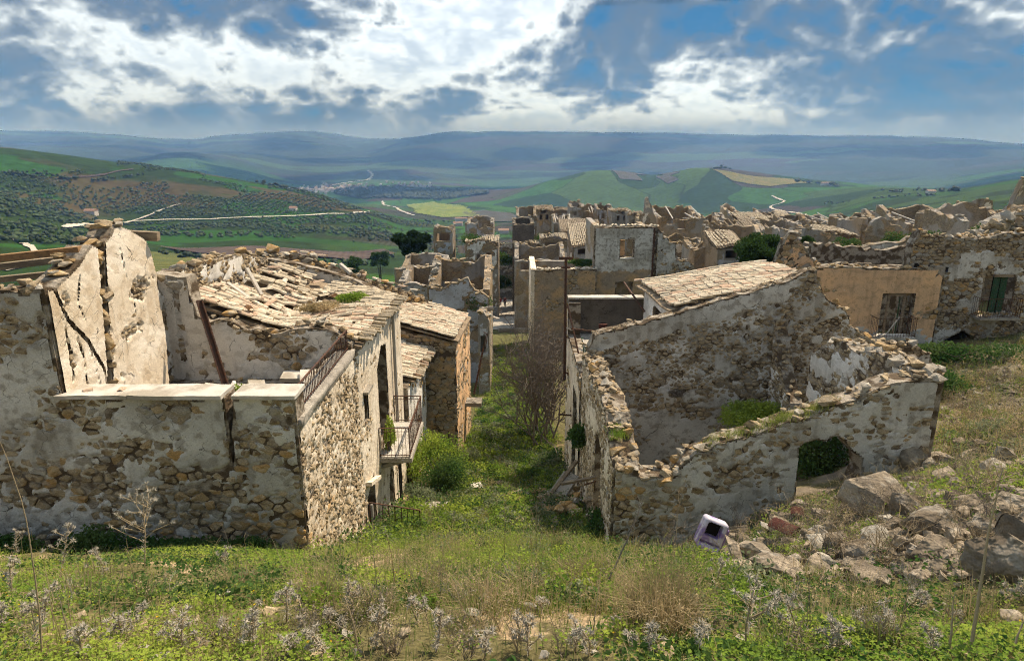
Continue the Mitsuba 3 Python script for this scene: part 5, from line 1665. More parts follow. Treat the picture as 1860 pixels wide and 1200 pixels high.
def field(n, x0, x1, y0, y1, want, nearer=1.0):
    """Random ground points, thinned by want(x, y) in 0..1; nearer > 1 gathers them towards y0."""
    x = rv.uniform(x0, x1, n)
    y = y0 + (y1 - y0) * rv.random(n) ** nearer
    x = x * (.35 + .65 * y / y1)
    k = rv.random(n) < want(x, y)
    return x[k], y[k]


def patchy(s, lo, hi, seed):
    return lambda x, y: np.clip((fbm(np.stack([x * s, y * s, x * 0], -1), 4, seed) - lo) / (hi - lo), 0, 1)


def outside_walls(x, y):
    return ~((x < -3.9) & (y > 11.6)) & ~((x > 2.2) & (x < 10.2) & (y > 14.3) & (y < 22.4)) & ~((x > 2.2) & (y > 21.8) & (y < 29) & (x < 12))


pg = patchy(.55, .36, .56, 81)
# clover and weeds near the camera
x, y = field(230000, -12, 13.5, 2.6, 15.5, lambda x, y: pg(x, y) * outside_walls(x, y), 1.35)
put('clover_cover', join([leaves(on_land(x, y) + np.stack([x * 0, x * 0, rv.uniform(.005, .07, len(x)) * (1 + pg(x, y))], 1), rv.uniform(.014, .034, len(x)), rv, .72, 1.25)]), 'fresh_leaf')
tag('clover_cover', kind='stuff')
x, y = field(60000, -12, 13.5, 2.6, 15.5, lambda x, y: patchy(.8, .42, .6, 82)(x, y) * outside_walls(x, y), 1.2)
put('weed_cover', join([leaves(on_land(x, y) + np.stack([x * 0, x * 0, rv.uniform(.01, .13, len(x))], 1), rv.uniform(.02, .05, len(x)), rv, .55, 1.7)]), 'deep_leaf')
tag('weed_cover', kind='stuff')
x, y = field(80000, -12, 13.5, 2.6, 16, lambda x, y: (.25 + .75 * pg(x, y)) * outside_walls(x, y), 1.1)
put('short_grass', blades(on_land(x, y, -.01), rv.uniform(.06, .22, len(x)), rv.uniform(.004, .008, len(x)), rv.uniform(.1, .9, len(x)), rv), 'grass_blade')
tag('short_grass', kind='stuff')
x, y = field(16000, -12, 13.5, 2.6, 15, lambda x, y: .6 * outside_walls(x, y), 1.2)
put('dead_litter', join([blades(on_land(x, y, .0), rv.uniform(.05, .2, len(x)), .005, rv.uniform(.9, 2.5, len(x)), rv, .9)]), 'straw')
tag('dead_litter', kind='stuff')
x, y = field(60000, -12, 13.5, 5.5, 14.5, lambda x, y: patchy(.45, .38, .58, 95)(x, y) * outside_walls(x, y) * (x > -4.5) * (x < 2.6) * .6, .9)
put('tall_grass', blades(on_land(x, y, -.02), rv.uniform(.14, .5, len(x)) * (.6 + .6 * np.exp(-((x - .3) / 4.0) ** 2)), rv.uniform(.004, .008, len(x)), rv.uniform(.1, .8, len(x)), rv), 'grass_blade')
tag('tall_grass', kind='stuff')
x, y = field(12000, -9, 9, 6, 14, lambda x, y: patchy(.5, .45, .6, 96)(x, y) * outside_walls(x, y) * (x > -3.2) * (x < 2.4) * .6, .9)
put('tall_straw', blades(on_land(x, y, -.02), rv.uniform(.2, .7, len(x)) * (.5 + .6 * np.exp(-((x - .3) / 3.5) ** 2)), .005, rv.uniform(.1, .7, len(x)), rv), 'straw')
tag('tall_straw', kind='stuff')
x, y = field(1500, -11, 12, 3, 9, lambda x, y: pg(x, y) * patchy(.9, .5, .6, 84)(x, y) * outside_walls(x, y))
fl = on_land(x, y, .07)
put('yellow_flowers', join([leaves(fl, .022, rv, .9, 1.0), leaves(fl + [.004, .003, .002], .022, rv, .9, 1.0)]), 'yellow_petal')
tag('yellow_flowers', kind='stuff')


def tuft(name, label, group, c, n, h, spread, bsdfs=('straw', 'grass_blade'), lean=.55, w=.005, mixr=.6, heads=True):
    k = thing(name, label, 'grass tuft', group)
    for j, (b, share) in enumerate(zip(bsdfs, (mixr, 1 - mixr))):
        m = int(n * share)
        if m < 3:
            continue
        a, rr_ = rv.uniform(0, 2 * np.pi, m), spread * np.sqrt(rv.random(m))
        x, y = c[0] + np.cos(a) * rr_, c[1] + np.sin(a) * rr_
        az = a + rv.normal(0, .7, m)
        hh = h * rv.uniform(.45, 1.15, m) * (1 - .35 * rr_ / spread) * (1 if j == 0 else .6)
        ln = rv.uniform(.05, lean, m) * (.5 + rr_ / spread)
        B = on_land(x, y, -.03)
        ms = [blades(B, hh, w * rv.uniform(.7, 1.4, m), ln, rv, .35, az)]
        if heads and j == 0:
            q = rv.random(m) < .35
            tip = B[q] + (np.stack([np.cos(az[q]), np.sin(az[q]), az[q] * 0], 1) * ln[q, None] + np.array([0, 0, 1.0]) * (1 - .35 * np.clip(ln[q], 0, 1))[:, None]) * hh[q, None]
            for _ in range(5):
                ms.append(leaves(tip - rv.uniform(0, .09, (q.sum(), 1)) * [0, 0, 1] + rv.normal(0, .012, (q.sum(), 3)), .009, rv, .2, 3.5))
        part(k, 'straws' if j == 0 else 'green_blades', join(ms), b, False, None, 'stuff')
    return k


TG = 'dry grass tufts across the near slope'
tuft('pale_grass_tuft', 'largest pale straw grass tuft, standing right of the lane below the purple shell', None, ground_at(1200, 1135), 1500, .74, .28, lean=.6, mixr=.7)
tuft('pale_grass_tuft', 'green and straw tuft at the wall foot left of the house corner', None, ground_at(432, 1068), 420, .55, .2, mixr=.45)
for i in range(170):
    px, py = rv.uniform(540, 1250), rv.uniform(985, 1120)
    if rv.random() < .25:
        px, py = rv.uniform(0, 1860), rv.uniform(1030, 1190)
    q = ground_at(px, py)
    if q is None or q[1] > 20 or not outside_walls(q[0], q[1]) or (1215 < px < 1345 and py < 1100):
        continue
    tuft('dry_grass_tuft', 'thin tuft of dry brown grass among the weeds of the near slope', TG, q, int(rv.uniform(70, 170)), rv.uniform(.30, .68), rv.uniform(.10, .28), lean=.6, mixr=rv.uniform(.2, .5), heads=rv.random() < .6)


def clump(c, rx, ry, h, n, size, rng, up=.5):
    """Leaf positions through a low mound."""
    p = rng.normal(size=(n, 3))
    p /= np.linalg.norm(p, axis=1, keepdims=True)
    p *= (rng.random((n, 1)) ** .45)
    p[:, 2] = np.abs(p[:, 2])
    lump = .75 + .55 * fbm(p * 2.3 + np.asarray(c), 3, 5)[:, None]
    return leaves(np.asarray(c) + p * [rx, ry, h] * lump, size * rng.uniform(.6, 1.3, n), rng, up)


# rough growth on the upper right slope
ms, ms2 = [], []
for i in range(120):
    q = ground_at(rv.uniform(1650, 1900), rv.uniform(610, 860))
    if q is None or not outside_walls(q[0], q[1]) or q[1] > 33 or q[0] < 10.3:
        continue
    s_ = rv.uniform(.2, .6)
    (ms if rv.random() < .5 else ms2).append(clump(q, s_, s_, rv.uniform(.15, .5), 150, .06, rv, .4))
    m = 60
    a = rv.normal(0, s_, (m, 2))
    ms2.append(blades(on_land(q[0] + a[:, 0], q[1] + a[:, 1], -.02), rv.uniform(.2, .7, m), .012, rv.uniform(.1, 1.0, m), rv))
put('upper_slope_herbs', join(ms), 'grey_leaf')
put('upper_slope_scrub', join(ms2[::2]), 'straw')
put('upper_slope_grass', join(ms2[1::2]), 'grass_blade')
tag('upper_slope_grass', kind='stuff')
tag('upper_slope_herbs', kind='stuff')
tag('upper_slope_scrub', kind='stuff')
# leafy weeds in the tall grass
ms = {'fresh_leaf': [], 'deep_leaf': [], 'grey_leaf': []}
for i in range(170):
    q = ground_at(rv.uniform(380, 1420), rv.uniform(930, 1110))
    if q is None or not outside_walls(q[0], q[1]) or q[1] > 26 or (q[0] > 2.7 and q[1] < 11):
        continue
    s_ = rv.uniform(.12, .36)
    ms[rv.choice(['fresh_leaf', 'deep_leaf', 'grey_leaf'], p=[.45, .35, .2])].append(clump(q, s_, s_, rv.uniform(.1, .4), 130, .034, rv, .45))
for b, nm in (('fresh_leaf', 'slope_herbs'), ('deep_leaf', 'slope_herbs_001'), ('grey_leaf', 'slope_herbs_002')):
    put(nm, join(ms[b]), b)
    tag(nm, kind='stuff')
# the overgrown lane
cov = {'fresh_leaf': [], 'deep_leaf': [], 'grey_leaf': []}
for i in range(800):
    y = 13.5 + 36 * rv.random() ** 1.35
    lo, hi = (-3.7 if y < 24 else np.interp(y, [24, 29, 48, 60], [-3.3, -2.3, -1.6, -.8])), (2.1 if y < 34 else 1.9)
    x = rv.uniform(lo, hi)
    if y < 18 and x > .5:
        x = rv.uniform(-1.5, 2.0)
    s = rv.uniform(.22, .70)
    c = (x, y, land1(x, y) - .04)
    kind = rv.choice(['fresh_leaf', 'deep_leaf', 'grey_leaf'], p=[.40, .33, .27])
    edge = max(0, abs(x + .6) - 1.4) * .25
    cov[kind].append(clump(c, s, s, rv.uniform(.16, .55) + edge, int(260 * s / (.6 + y / 40)) + 90, .05 * (.8 + y / 60), rv, .45))
for i in range(520):
    y = rv.uniform(26, 66)
    x = rv.uniform(np.interp(y, [24, 29, 48, 66], [-3.3, -2.3, -1.5, -1.2]), np.interp(y, [26, 30, 36, 66], [2.1, 1.0, 1.6, 1.9]))
    s = rv.uniform(.3, .8)
    kind = rv.choice(['fresh_leaf', 'deep_leaf', 'grey_leaf'], p=[.62, .16, .22])
    cov[kind].append(clump((x, y, land1(x, y) - .04), s, s, rv.uniform(.12, .4), 130, .085 * (.7 + y / 70), rv, .5))
for b, nm in (('fresh_leaf', 'lane_weeds'), ('deep_leaf', 'lane_weeds_001'), ('grey_leaf', 'lane_weeds_002')):
    put(nm, join(cov[b]), b)
    tag(nm, kind='stuff')
x, y = field(60000, -4.2, 3.0, 13, 60, lambda x, y: (.2 + .8 * patchy(.5, .4, .6, 88)(x, y)), 1.6)
x = rv.uniform(-3.4, 2.1, len(y)) * np.interp(y, [13, 60], [1.1, .75]) + .1
put('lane_grass', blades(on_land(x, y, -.02), rv.uniform(.10, .36, len(x)), rv.uniform(.008, .018, len(x)), rv.uniform(.2, .9, len(x)), rv), 'grass_blade')
tag('lane_grass', kind='stuff')
x, y = field(5200, -4.2, 3.0, 14, 45, lambda x, y: .5 + 0 * x, 1.4)
put('lane_straw', blades(on_land(x, y, -.02), rv.uniform(.3, .75, len(x)), .009, rv.uniform(.1, .6, len(x)), rv), 'straw')
tag('lane_straw', kind='stuff')


def bush(name, label, c, rx, ry, h, n, size, bsdf, group=None, cat='bush', stems=True):
    k = thing(name, label, cat, group)
    c = np.asarray(c, float)
    ms = []
    for j in range(9):
        o = np.array([rv.uniform(-.55, .55) * rx, rv.uniform(-.55, .55) * ry, rv.uniform(.0, .55) * h])
        ms.append(clump(c + o, rx * .55, ry * .55, h * .5, n // 9, size, rv, .3))
    part(k, 'foliage', join(ms), bsdf, False, None, 'stuff')
    if stems:
        part(k, 'stems', join([tube([c + [0, 0, -.1], c + [rv.uniform(-.3, .3) * rx, rv.uniform(-.3, .3) * ry, h * .4], c + [rv.uniform(-.6, .6) * rx, rv.uniform(-.6, .6) * ry, h * .85]], [.03, .02, .008], 5) for _ in range(7)]), 'bark', False, None, 'stuff')
    return k


def gp(px, py):
    return ground_at(px, py)


def spot(x, y, dz=0.0):
    return np.array([x, y, land1(x, y) + dz])


bush('round_bush', 'rounded sunlit green bush below the street balcony', spot(-2.9, 24.6), 1.25, 1.3, 2.2, 7000, .06, 'fresh_leaf')
bush('fennel_bush', 'feathery dark fennel bush in front of the rounded bush', spot(-2.6, 22.6), .95, .8, 1.9, 9000, .04, 'deep_leaf')
bush('street_bush', 'grey-leaved shrub at the foot of the plastered street wall', spot(-3.0, 20.3), .6, .7, 1.0, 3000, .05, 'grey_leaf')
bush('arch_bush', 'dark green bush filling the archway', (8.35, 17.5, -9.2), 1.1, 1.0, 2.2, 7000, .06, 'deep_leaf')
bush('ledge_weeds', 'patch of fresh green weeds on the ledge inside the arched ruin', (7.75, 20.5, -8.75), 1.1, .9, .8, 6000, .055, 'fresh_leaf', cat='plant', stems=False)
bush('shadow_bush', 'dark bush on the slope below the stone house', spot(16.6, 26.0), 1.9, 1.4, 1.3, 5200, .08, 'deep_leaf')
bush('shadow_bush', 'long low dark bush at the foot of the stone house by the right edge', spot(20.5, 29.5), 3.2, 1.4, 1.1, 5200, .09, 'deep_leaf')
bush('corner_weeds', 'dark weeds hanging at the lane corner of the arched ruin', (2.15, 20.6, -9.6), .35, .5, .9, 1500, .06, 'deep_leaf', stems=False, cat='plant')
bush('column_bush', 'green bush between the two eroded door jambs of the arched ruin', spot(2.1, 15.9), .4, .6, .8, 2000, .05, 'deep_leaf', cat='plant')
bush('terrace_weeds', 'bright weeds growing behind the marble coping on the terrace', (-7.2, 13.7, -5.9), .55, .3, .35, 1900, .04, 'fresh_leaf', cat='plant', stems=False)
bush('terrace_weeds', 'small weed clump on the terrace below the caved-in roof', (-6.5, 15.6, -5.9), .4, .3, .28, 1000, .04, 'fresh_leaf', cat='plant', stems=False)
bush('terrace_weeds', 'dark weeds beside the fallen slabs on the terrace', (-5.3, 15.2, -5.9), .4, .3, .28, 900, .04, 'deep_leaf', cat='plant', stems=False)
bush('balcony_weeds', 'bright green plant growing on the street balcony', (-3.85, 19.75, -9.3), .2, .35, 1.05, 2400, .04, 'fresh_leaf', cat='plant')
bush('roof_weeds', 'green tufts in the hole of the caved-in roof', (-5.2, 21.4, -4.95), .5, .45, .35, 1300, .05, 'fresh_leaf', cat='plant', stems=False)
bush('roof_scrub', 'dry brown scrub in the sag of the caved-in roof', (-5.9, 20.4, -5.0), .7, .6, .35, 1500, .05, 'straw', cat='plant', stems=False)
bush('gable_grass', 'dark grass strip along the inner wall of the ochre gable house', at(745, 552, 34.0) + [0, 0, 0], .9, .2, .25, 1500, .06, 'deep_leaf', cat='plant', stems=False)
bush('wall_tuft', 'dark spiky tuft growing from the party wall of the arched ruin', at(1228, 722, 21.7), .32, .15, .3, 900, .03, 'bare_twig', cat='plant', stems=False)
bush('roof_bush', 'dark green bush on the roof behind the tall pole', at(1058, 483, 64), 1.9, .8, .7, 1800, .12, 'deep_leaf')
for i, (px, py, yy) in enumerate([(1000, 395 + 30, 120), (1100, 432, 118), (985, 428, 110), (1210, 448, 82), (860, 425, 99), (800, 470, 100), (830, 480, 92), (770, 470, 100), (915, 460, 112), (910, 505, 110), (1500, 430, 60), (1545, 436, 54), (1590, 418, 62), (1630, 426, 58), (1690, 424, 44), (1800, 408, 46.5), (1840, 398, 47), (1255, 448, 78), (1310, 430, 92), (870, 540, 47.4), (830, 530, 48)]):
    p = at(px, py, yy)
    bush('ruin_scrub', 'dark scrub growing between the ruins of the dead town', (p[0], yy, p[2] - .018 * yy), .022 * yy, .016 * yy, .022 * yy, 1300, .002 * yy, 'deep_leaf', 'scrub between the far ruins', stems=False)
for i, (x, y, s) in enumerate([(-9.6, 11.2, .4), (-8.2, 11.5, .55), (-6.6, 11.6, .3), (-5.5, 11.6, .42), (-10.8, 11.2, .5)]):
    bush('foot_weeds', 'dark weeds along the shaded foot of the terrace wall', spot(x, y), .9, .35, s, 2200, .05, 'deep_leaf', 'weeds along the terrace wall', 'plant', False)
# weeds among the boulders and moss on the wall tops
x, y = field(34000, -1, 17, 9, 26, lambda x, y: patchy(.6, .5, .62, 90)(x, y) * (x > 5.5) * outside_walls(x, y) * .7)
put('slope_weeds', leaves(on_land(x, y) + np.stack([x * 0, x * 0, rv.uniform(.02, .3, len(x))], 1), rv.uniform(.03, .06, len(x)), rv, .55), 'fresh_leaf')
tag('slope_weeds', kind='stuff')
x, y = field(14000, -1, 20, 9, 30, lambda x, y: (x > 4.5) * outside_walls(x, y) * .8)
put('slope_straw', blades(on_land(x, y, -.02), rv.uniform(.2, .7, len(x)), .008, rv.uniform(.2, 1.1, len(x)), rv), 'straw')
tag('slope_straw', kind='stuff')
for i, (a, b, zoff) in enumerate([((4.5, 14.9), (6.4, 14.9), 0), ((6.2, 14.9), (7.4, 14.9), 0), ((2.6, 15.4), (2.7, 16.2), 0)]):
    t = rv.random(900)[:, None]
    xy = np.array(a) * (1 - t) + np.array(b) * t + rv.normal(0, .12, (900, 2))
    z = np.interp(xy[:, 0], [2.4 + p[0] for p in Q.top], [p[1] for p in Q.top]) if i < 2 else np.full(900, -6.95)
    k = thing('wall_top_grass', ('yellow-green grass along the sloping top of the arched wall', 'thin grass on the arched wall above the archway', 'small green tuft on the rubble top of the lane wall')[i], 'plant')
    put(k, blades(np.column_stack([xy, z]), rv.uniform(.06, .2, 900), .008, rv.uniform(.1, .8, 900), rv), ('grass_blade', 'grass_blade', 'fresh_leaf')[i])


def twig_tree(rng, base, L, rad, depth, d=None, out=None, spread=.55):
    out = [] if out is None else out
    d = np.array([0, 0, 1.0]) if d is None else d
    mid = base + d * L * .5 + rng.normal(0, .05, 3) * L
    end = base + d * L + rng.normal(0, .10, 3) * L
    out.append(tube([base, mid, end], [rad, rad * .85, rad * .65], 5 if rad > .02 else 3, False))
    if depth:
        for _ in range(rng.integers(2, 4) if depth > 1 else 3):
            q = d + rng.normal(0, spread, 3)
            q[2] += .12
            q /= np.linalg.norm(q)
            twig_tree(rng, end if rng.random() < .7 else mid, L * rng.uniform(.62, .85), rad * .62, depth - 1, q, out, spread)
    return out


rb = np.random.default_rng(9)
bt = thing('bare_tree', 'leafless grey thicket-like tree leaning over the lane by the tall pole', 'tree')
part(bt, 'trunk', join([tube([spot(1.3, 33.2, -.3), (1.25, 33.2, land1(1.3, 33.2) + 1.4), (1.0, 33.3, land1(1.3, 33.2) + 2.6)], [.11, .09, .07], 7)]), 'bark')
tw = []
for k in range(46):
    b = np.array([rb.uniform(.95, 2.15), rb.uniform(30.0, 35.2), 0])
    b[2] = land1(b[0], b[1]) + rb.uniform(-.1, 2.2)
    d = rb.normal(0, .28, 3) + [-.03, 0, 1]
    twig_tree(rb, b, rb.uniform(1.1, 1.9), .05, 5, d / np.linalg.norm(d), tw, .5)
part(bt, 'branches', join(tw), 'bare_twig', False, None, 'stuff')


def leafy_tree(name, label, base, trunk_h, cz, rx, rz, n, size, bsdf, trunk_r=.25, clusters=40, flat=1.0):
    k = thing(name, label, 'tree')
    base = np.asarray(base, float)
    part(k, 'trunk', tube([base - [0, 0, .5], base + [.15, 0, trunk_h * .5], base + [0, .1, cz]], [trunk_r, trunk_r * .8, trunk_r * .35], 8), 'bark', True)
    ms, limbs = [], []
    for _ in range(clusters):
        p = rv.normal(size=3)
        p /= np.linalg.norm(p)
        p *= rv.random() ** .4
        c = base + [0, 0, cz] + p * [rx, rx, rz]
        if rv.random() < .5:
            limbs.append(tube([base + [0, 0, trunk_h * rv.uniform(.6, 1.0)], (base + [0, 0, cz * .9] + c) / 2, c], [trunk_r * .35, trunk_r * .2, .03], 5, False))
        m = n // clusters
        q = rv.normal(size=(m, 3))
        q *= (rv.random((m, 1)) ** .5) / np.linalg.norm(q, axis=1, keepdims=True)
        ms.append(leaves(c + q * [rx * .38, rx * .38, rz * .30 * flat], size * rv.uniform(.6, 1.3, m), rv, .3))
    part(k, 'limbs', join(limbs), 'bark', False, None, 'stuff')
    part(k, 'crown', join(ms), bsdf, False, None, 'stuff')


p = at(746, 440, 108)
leafy_tree('umbrella_pine', 'tall dark umbrella pine at the left edge of the dead town', (p[0], 108, p[2] - 11), 9.0, 11.0, 2.7, 1.7, 9000, .34, 'pine_leaf', .28, 34)
p = at(1385, 455, 52)
leafy_tree('green_tree', 'dense round green tree among the ruins left of the orange gable stub', (p[0], 52, p[2] - 4), 2.5, 4.0, 1.75, 1.15, 14000, .13, 'tree_leaf', .2, 60)
p = at(1466, 452, 54)
leafy_tree('dark_tree', 'small dark tree right of the orange gable stub', (p[0], 54, p[2] - 4), 2.5, 4.0, .8, 1.05, 5000, .13, 'tree_leaf', .15, 30)
p = at(388, 488, 120)
for nm, px, py, yy, rx, rz in (('dark_round_tree', 395, 488, 190, 3.2, 2.6), ('dark_round_tree', 372, 498, 170, 2.0, 1.8), ('dark_round_tree', 640, 480, 200, 3.0, 2.2), ('dark_round_tree', 690, 470, 230, 3.5, 2.5)):
    p = at(px, py, yy)
    leafy_tree(nm, {395: 'dark tree at the corner of the vineyard', 372: 'smaller dark bush-like tree left of the vineyard corner tree', 640: 'dark tree behind the ochre gable wall', 690: 'broad dark tree near the umbrella pine'}[px], (p[0], yy, land1(p[0], yy)), rz, max(rz, p[2] - land1(p[0], yy)), rx, rz, 3000, .4, 'tree_leaf', .2, 26)


# ---------------------------------------------------------------- thistles and stalks
def thistle(c, h, rng, branches=6, lean=None, big=1.0):
    k = thing('silver_thistle', 'dried silver-grey thistle with spiny heads on the near slope', 'thistle', 'dried thistles of the near slope')
    c = np.asarray(c, float) - [0, 0, .03]
    lean = rng.normal(0, .18, 2) if lean is None else np.array(lean)
    top = c + np.array([lean[0] * h, lean[1] * h, h])
    stems, heads = [tube([c, c * .5 + top * .5 + rng.normal(0, .02, 3), top], [.009, .007, .005], 5)], []
    tips = [top]
    for _ in range(branches):
        t = rng.uniform(.3, .95)
        b = c + (top - c) * t
        a = rng.uniform(0, 6.28)
        L = h * rng.uniform(.25, .55) * (1.15 - t * .5)
        e = b + np.array([math.cos(a) * L * .75, math.sin(a) * L * .75, L * rng.uniform(.35, .9)])
        stems.append(tube([b, (b + e) / 2 + [0, 0, -.03 * L], e], [.006, .005, .004], 4))
        tips.append(e)
        if rng.random() < .6:
            e2 = (b + e) / 2 + np.array([rng.normal(0, .1), rng.normal(0, .1), .14]) * h * .9
            stems.append(tube([(b + e) / 2, e2], [.005, .003], 4))
            tips.append(e2)
    for q in tips:
        n = 26
        d = rng.normal(size=(n, 3)) + [0, 0, .35]
        d /= np.linalg.norm(d, axis=1, keepdims=True)
        L = rng.uniform(.020, .046, n)[:, None] * big
        s = np.cross(d, rng.normal(size=(n, 3)))
        s = s / np.linalg.norm(s, axis=1, keepdims=True) * .0045
        t = np.cross(d, s)
        b = q + d * .0045
        v = np.stack([b + s, b - s * .5 + t * .8, b - s * .5 - t * .8, q + d * L], 1).reshape(-1, 3)
        i = np.arange(n)[:, None] * 4
        heads.append((v, np.concatenate([i + [0, 1, 3], i + [1, 2, 3], i + [2, 0, 3]], 0)))
    for a, b in zip([c] * 3, [top] * 3):                      # small thorns and dead leaves up the stem
        n = 22
        p = a + (b - a) * rng.uniform(.15, .95, (n, 1)) + rng.normal(0, .004, (n, 3))
        heads.append(blades(p, .035, .006, rng.uniform(.8, 2.2, n), rng, .3))
    part(k, 'stem', join(stems), 'dry_stem')
    part(k, 'spiny_heads', join(heads), 'silver_thistle', False, None, 'stuff')


TH = [(262, 1032, 1.0, 17), (110, 1040, .55, 7), (190, 1050, .45, 6), (30, 1010, .45, 6), (410, 1035, .35, 5), (330, 1190, .36, 9), (460, 1188, .38, 8), (235, 1160, .32, 7), (600, 1195, .34, 7), (520, 1130, .34, 6),
      (700, 1170, .32, 7), (790, 1185, .30, 8), (760, 1130, .30, 6), (880, 1195, .26, 7), (960, 1190, .26, 7), (1070, 1190, .28, 7), (1355, 1190, .62, 8), (1290, 1080, .42, 5), (1440, 1150, .36, 6), (1500, 1190, .30, 7),
      (1600, 1170, .30, 5), (70, 1150, .34, 7), (150, 1195, .30, 7), (1180, 1195, .24, 5), (640, 1110, .3, 5), (1270, 1185, .26, 5), (1690, 1195, .25, 5), (20, 1090, .4, 6)]
for px, py, h, nb in TH:
    q = ground_at(px, min(py, 1199))
    thistle(q, h, rv, nb, None, 1.3 if h > .5 else 1.1)
for i in range(26):
    q = ground_at(rv.choice([rv.uniform(0, 620), rv.uniform(560, 1860)]), rv.uniform(1085, 1199))
    thistle(q, rv.uniform(.12, .24), rv, int(rv.integers(3, 6)))


def stalk(label, pts, r0, name='dry_stalk', group=None, twigs=0, bsdf='dry_stem'):
    k = thing(name, label, 'stalk', group)
    pts = np.array(pts)
    t = np.linspace(0, 1, len(pts))
    f = PchipInterpolator(t, pts)
    s = np.linspace(0, 1, 12)
    c = f(s) + np.cumsum(rv.normal(0, .003, (12, 3)), axis=0)
    ms = [tube(c, r0 * (1 - .72 * s), 6)]
    for _ in range(twigs):
        a = f(rv.uniform(.35, .98))
        ms.append(tube([a, a + rv.normal(0, .07, 3) + [0, 0, .09]], [r0 * .3, r0 * .15], 4))
    put(k, join(ms), bsdf, True)


for i in range(110):
    px, py = rv.uniform(1200, 1860), rv.uniform(660, 1040)
    if i < 30:
        px, py = rv.uniform(1690, 1860), rv.uniform(670, 760)
    b = ground_at(px, py)
    if b is None or not outside_walls(b[0], b[1]) or b[1] > 32:
        continue
    k = thing('dry_shrub', 'brittle brown leafless shrub among the boulders', 'shrub', 'dry shrubs of the right-hand slope')
    tw = []
    for _ in range(5):
        d = np.array([rv.normal(0, .5), rv.normal(0, .5), 1])
        twig_tree(rv, b - [0, 0, .05], rv.uniform(.16, .34), .008, 4, d / np.linalg.norm(d), tw, .55)
    put(k, join(tw), ('bare_twig', 'dry_stem')[i % 2])


for i in range(56):
    px, py = rv.choice([rv.uniform(520, 1040), rv.uniform(1180, 1860), rv.uniform(0, 520)], p=[.5, .3, .2]), rv.uniform(1060, 1199)
    b = ground_at(px, py)
    k = thing('dry_weed', 'small brittle grey-brown dead weed on the near slope', 'weed', 'dead weeds of the near slope')
    tw = []
    for _ in range(4):
        d = np.array([rv.normal(0, .35), rv.normal(0, .35), 1])
        twig_tree(rv, b - [0, 0, .03], rv.uniform(.07, .14), .0045, 3, d / np.linalg.norm(d), tw, .42)
    e = b + np.column_stack([rv.normal(0, .07, 60), rv.normal(0, .07, 60), rv.uniform(.12, .30, 60)])
    part(k, 'twigs', join(tw), ('bare_twig', 'dry_stem', 'silver_thistle')[i % 3], False, None, 'stuff')
    part(k, 'seed_heads', leaves(e, .011, rv, .3, 2.2), ('bare_twig', 'dry_stem')[i % 2], False, None, 'stuff')


def lift(px0, py0, px1, py1, k=0.0, bow=0.0):
    """Root on the ground at the first position; the tip stands near the same distance."""
    b = ground_at(px0, min(py0, 1199))
    t = at(px1, py1, b[1] + k)
    m = (b + t) / 2 + [bow, 0, abs(bow) * .3]
    return [b - [0, 0, .05], m, t]


stalk('thick grey-brown stem standing tall at the right front', lift(1762, 1199, 1815, 850, .35, -.02), .014, 'thick_stalk', None, 2)
stalk('broken grey stem leaning at the lower right corner', lift(1830, 1199, 1868, 1120, .1), .012, 'thick_stalk')
stalk('short upright grey stem left of the tall right-front stem', lift(1722, 1199, 1732, 1075, .1), .011, 'thick_stalk', None, 1)
stalk('long dry stem bowing in from the left edge with a feathery tip', lift(75, 1199, 2, 800, .2, .09), .007, 'bowing_stalk', None, 6)
stalk('slender dark stalk in front of the lane', lift(1085, 1085, 1166, 905, .5, .03), .012, 'lane_stalk', None, 5, 'bare_twig')
stalk('thin pale stalk in front of the arched wall', lift(1225, 1030, 1245, 870, .5, -.05), .008, 'pale_stalk', None, 6)
stalk('pale stem slanting at bottom centre-left', lift(655, 1199, 628, 1085, .1), .010, 'slanting_stalk', None, 2)
stalk('pale broken straw lying at the bottom right of centre', lift(1072, 1190, 1098, 1160, .1), .006, 'broken_straw')
for i in range(105):
    px, py = rv.uniform(0, 1860), rv.uniform(1000, 1199)
    b = ground_at(px, py)
    if b is None or b[1] > 17 or not outside_walls(b[0], b[1]):
        continue
    h = rv.uniform(.25, .85) * (1.45 if py < 1100 and 560 < px < 1250 else .75)
    a = rv.normal(0, .22, 2) * h
    stalk('thin dry stalk rising from the near slope', [b - [0, 0, .03], b + [a[0] * .35, a[1] * .35, h * .55], b + [a[0], a[1], h]], rv.uniform(.003, .006), 'thin_stalk', 'thin dry stalks of the near slope', int(rv.integers(0, 5)), ('dry_stem', 'bare_twig', 'straw')[i % 3])
# ---------------------------------------------------------------- rubble
rk = np.random.default_rng(202)


def boulder_at(px, py, size, label=None, group=None, flat=.65, name='boulder', bsdf='boulder', q=None, kit=BOULDERS, sink=.12, tilt=.45):
    q = ground_at(px, py) if q is None else np.asarray(q, float)
    if q is None:
        return
    k = thing(name, label, 'rock', group)
    put(k, rock(rk, q + [0, 0, size * flat * (.5 - sink) * .8], size, kit, flat, tilt), bsdf, 35)


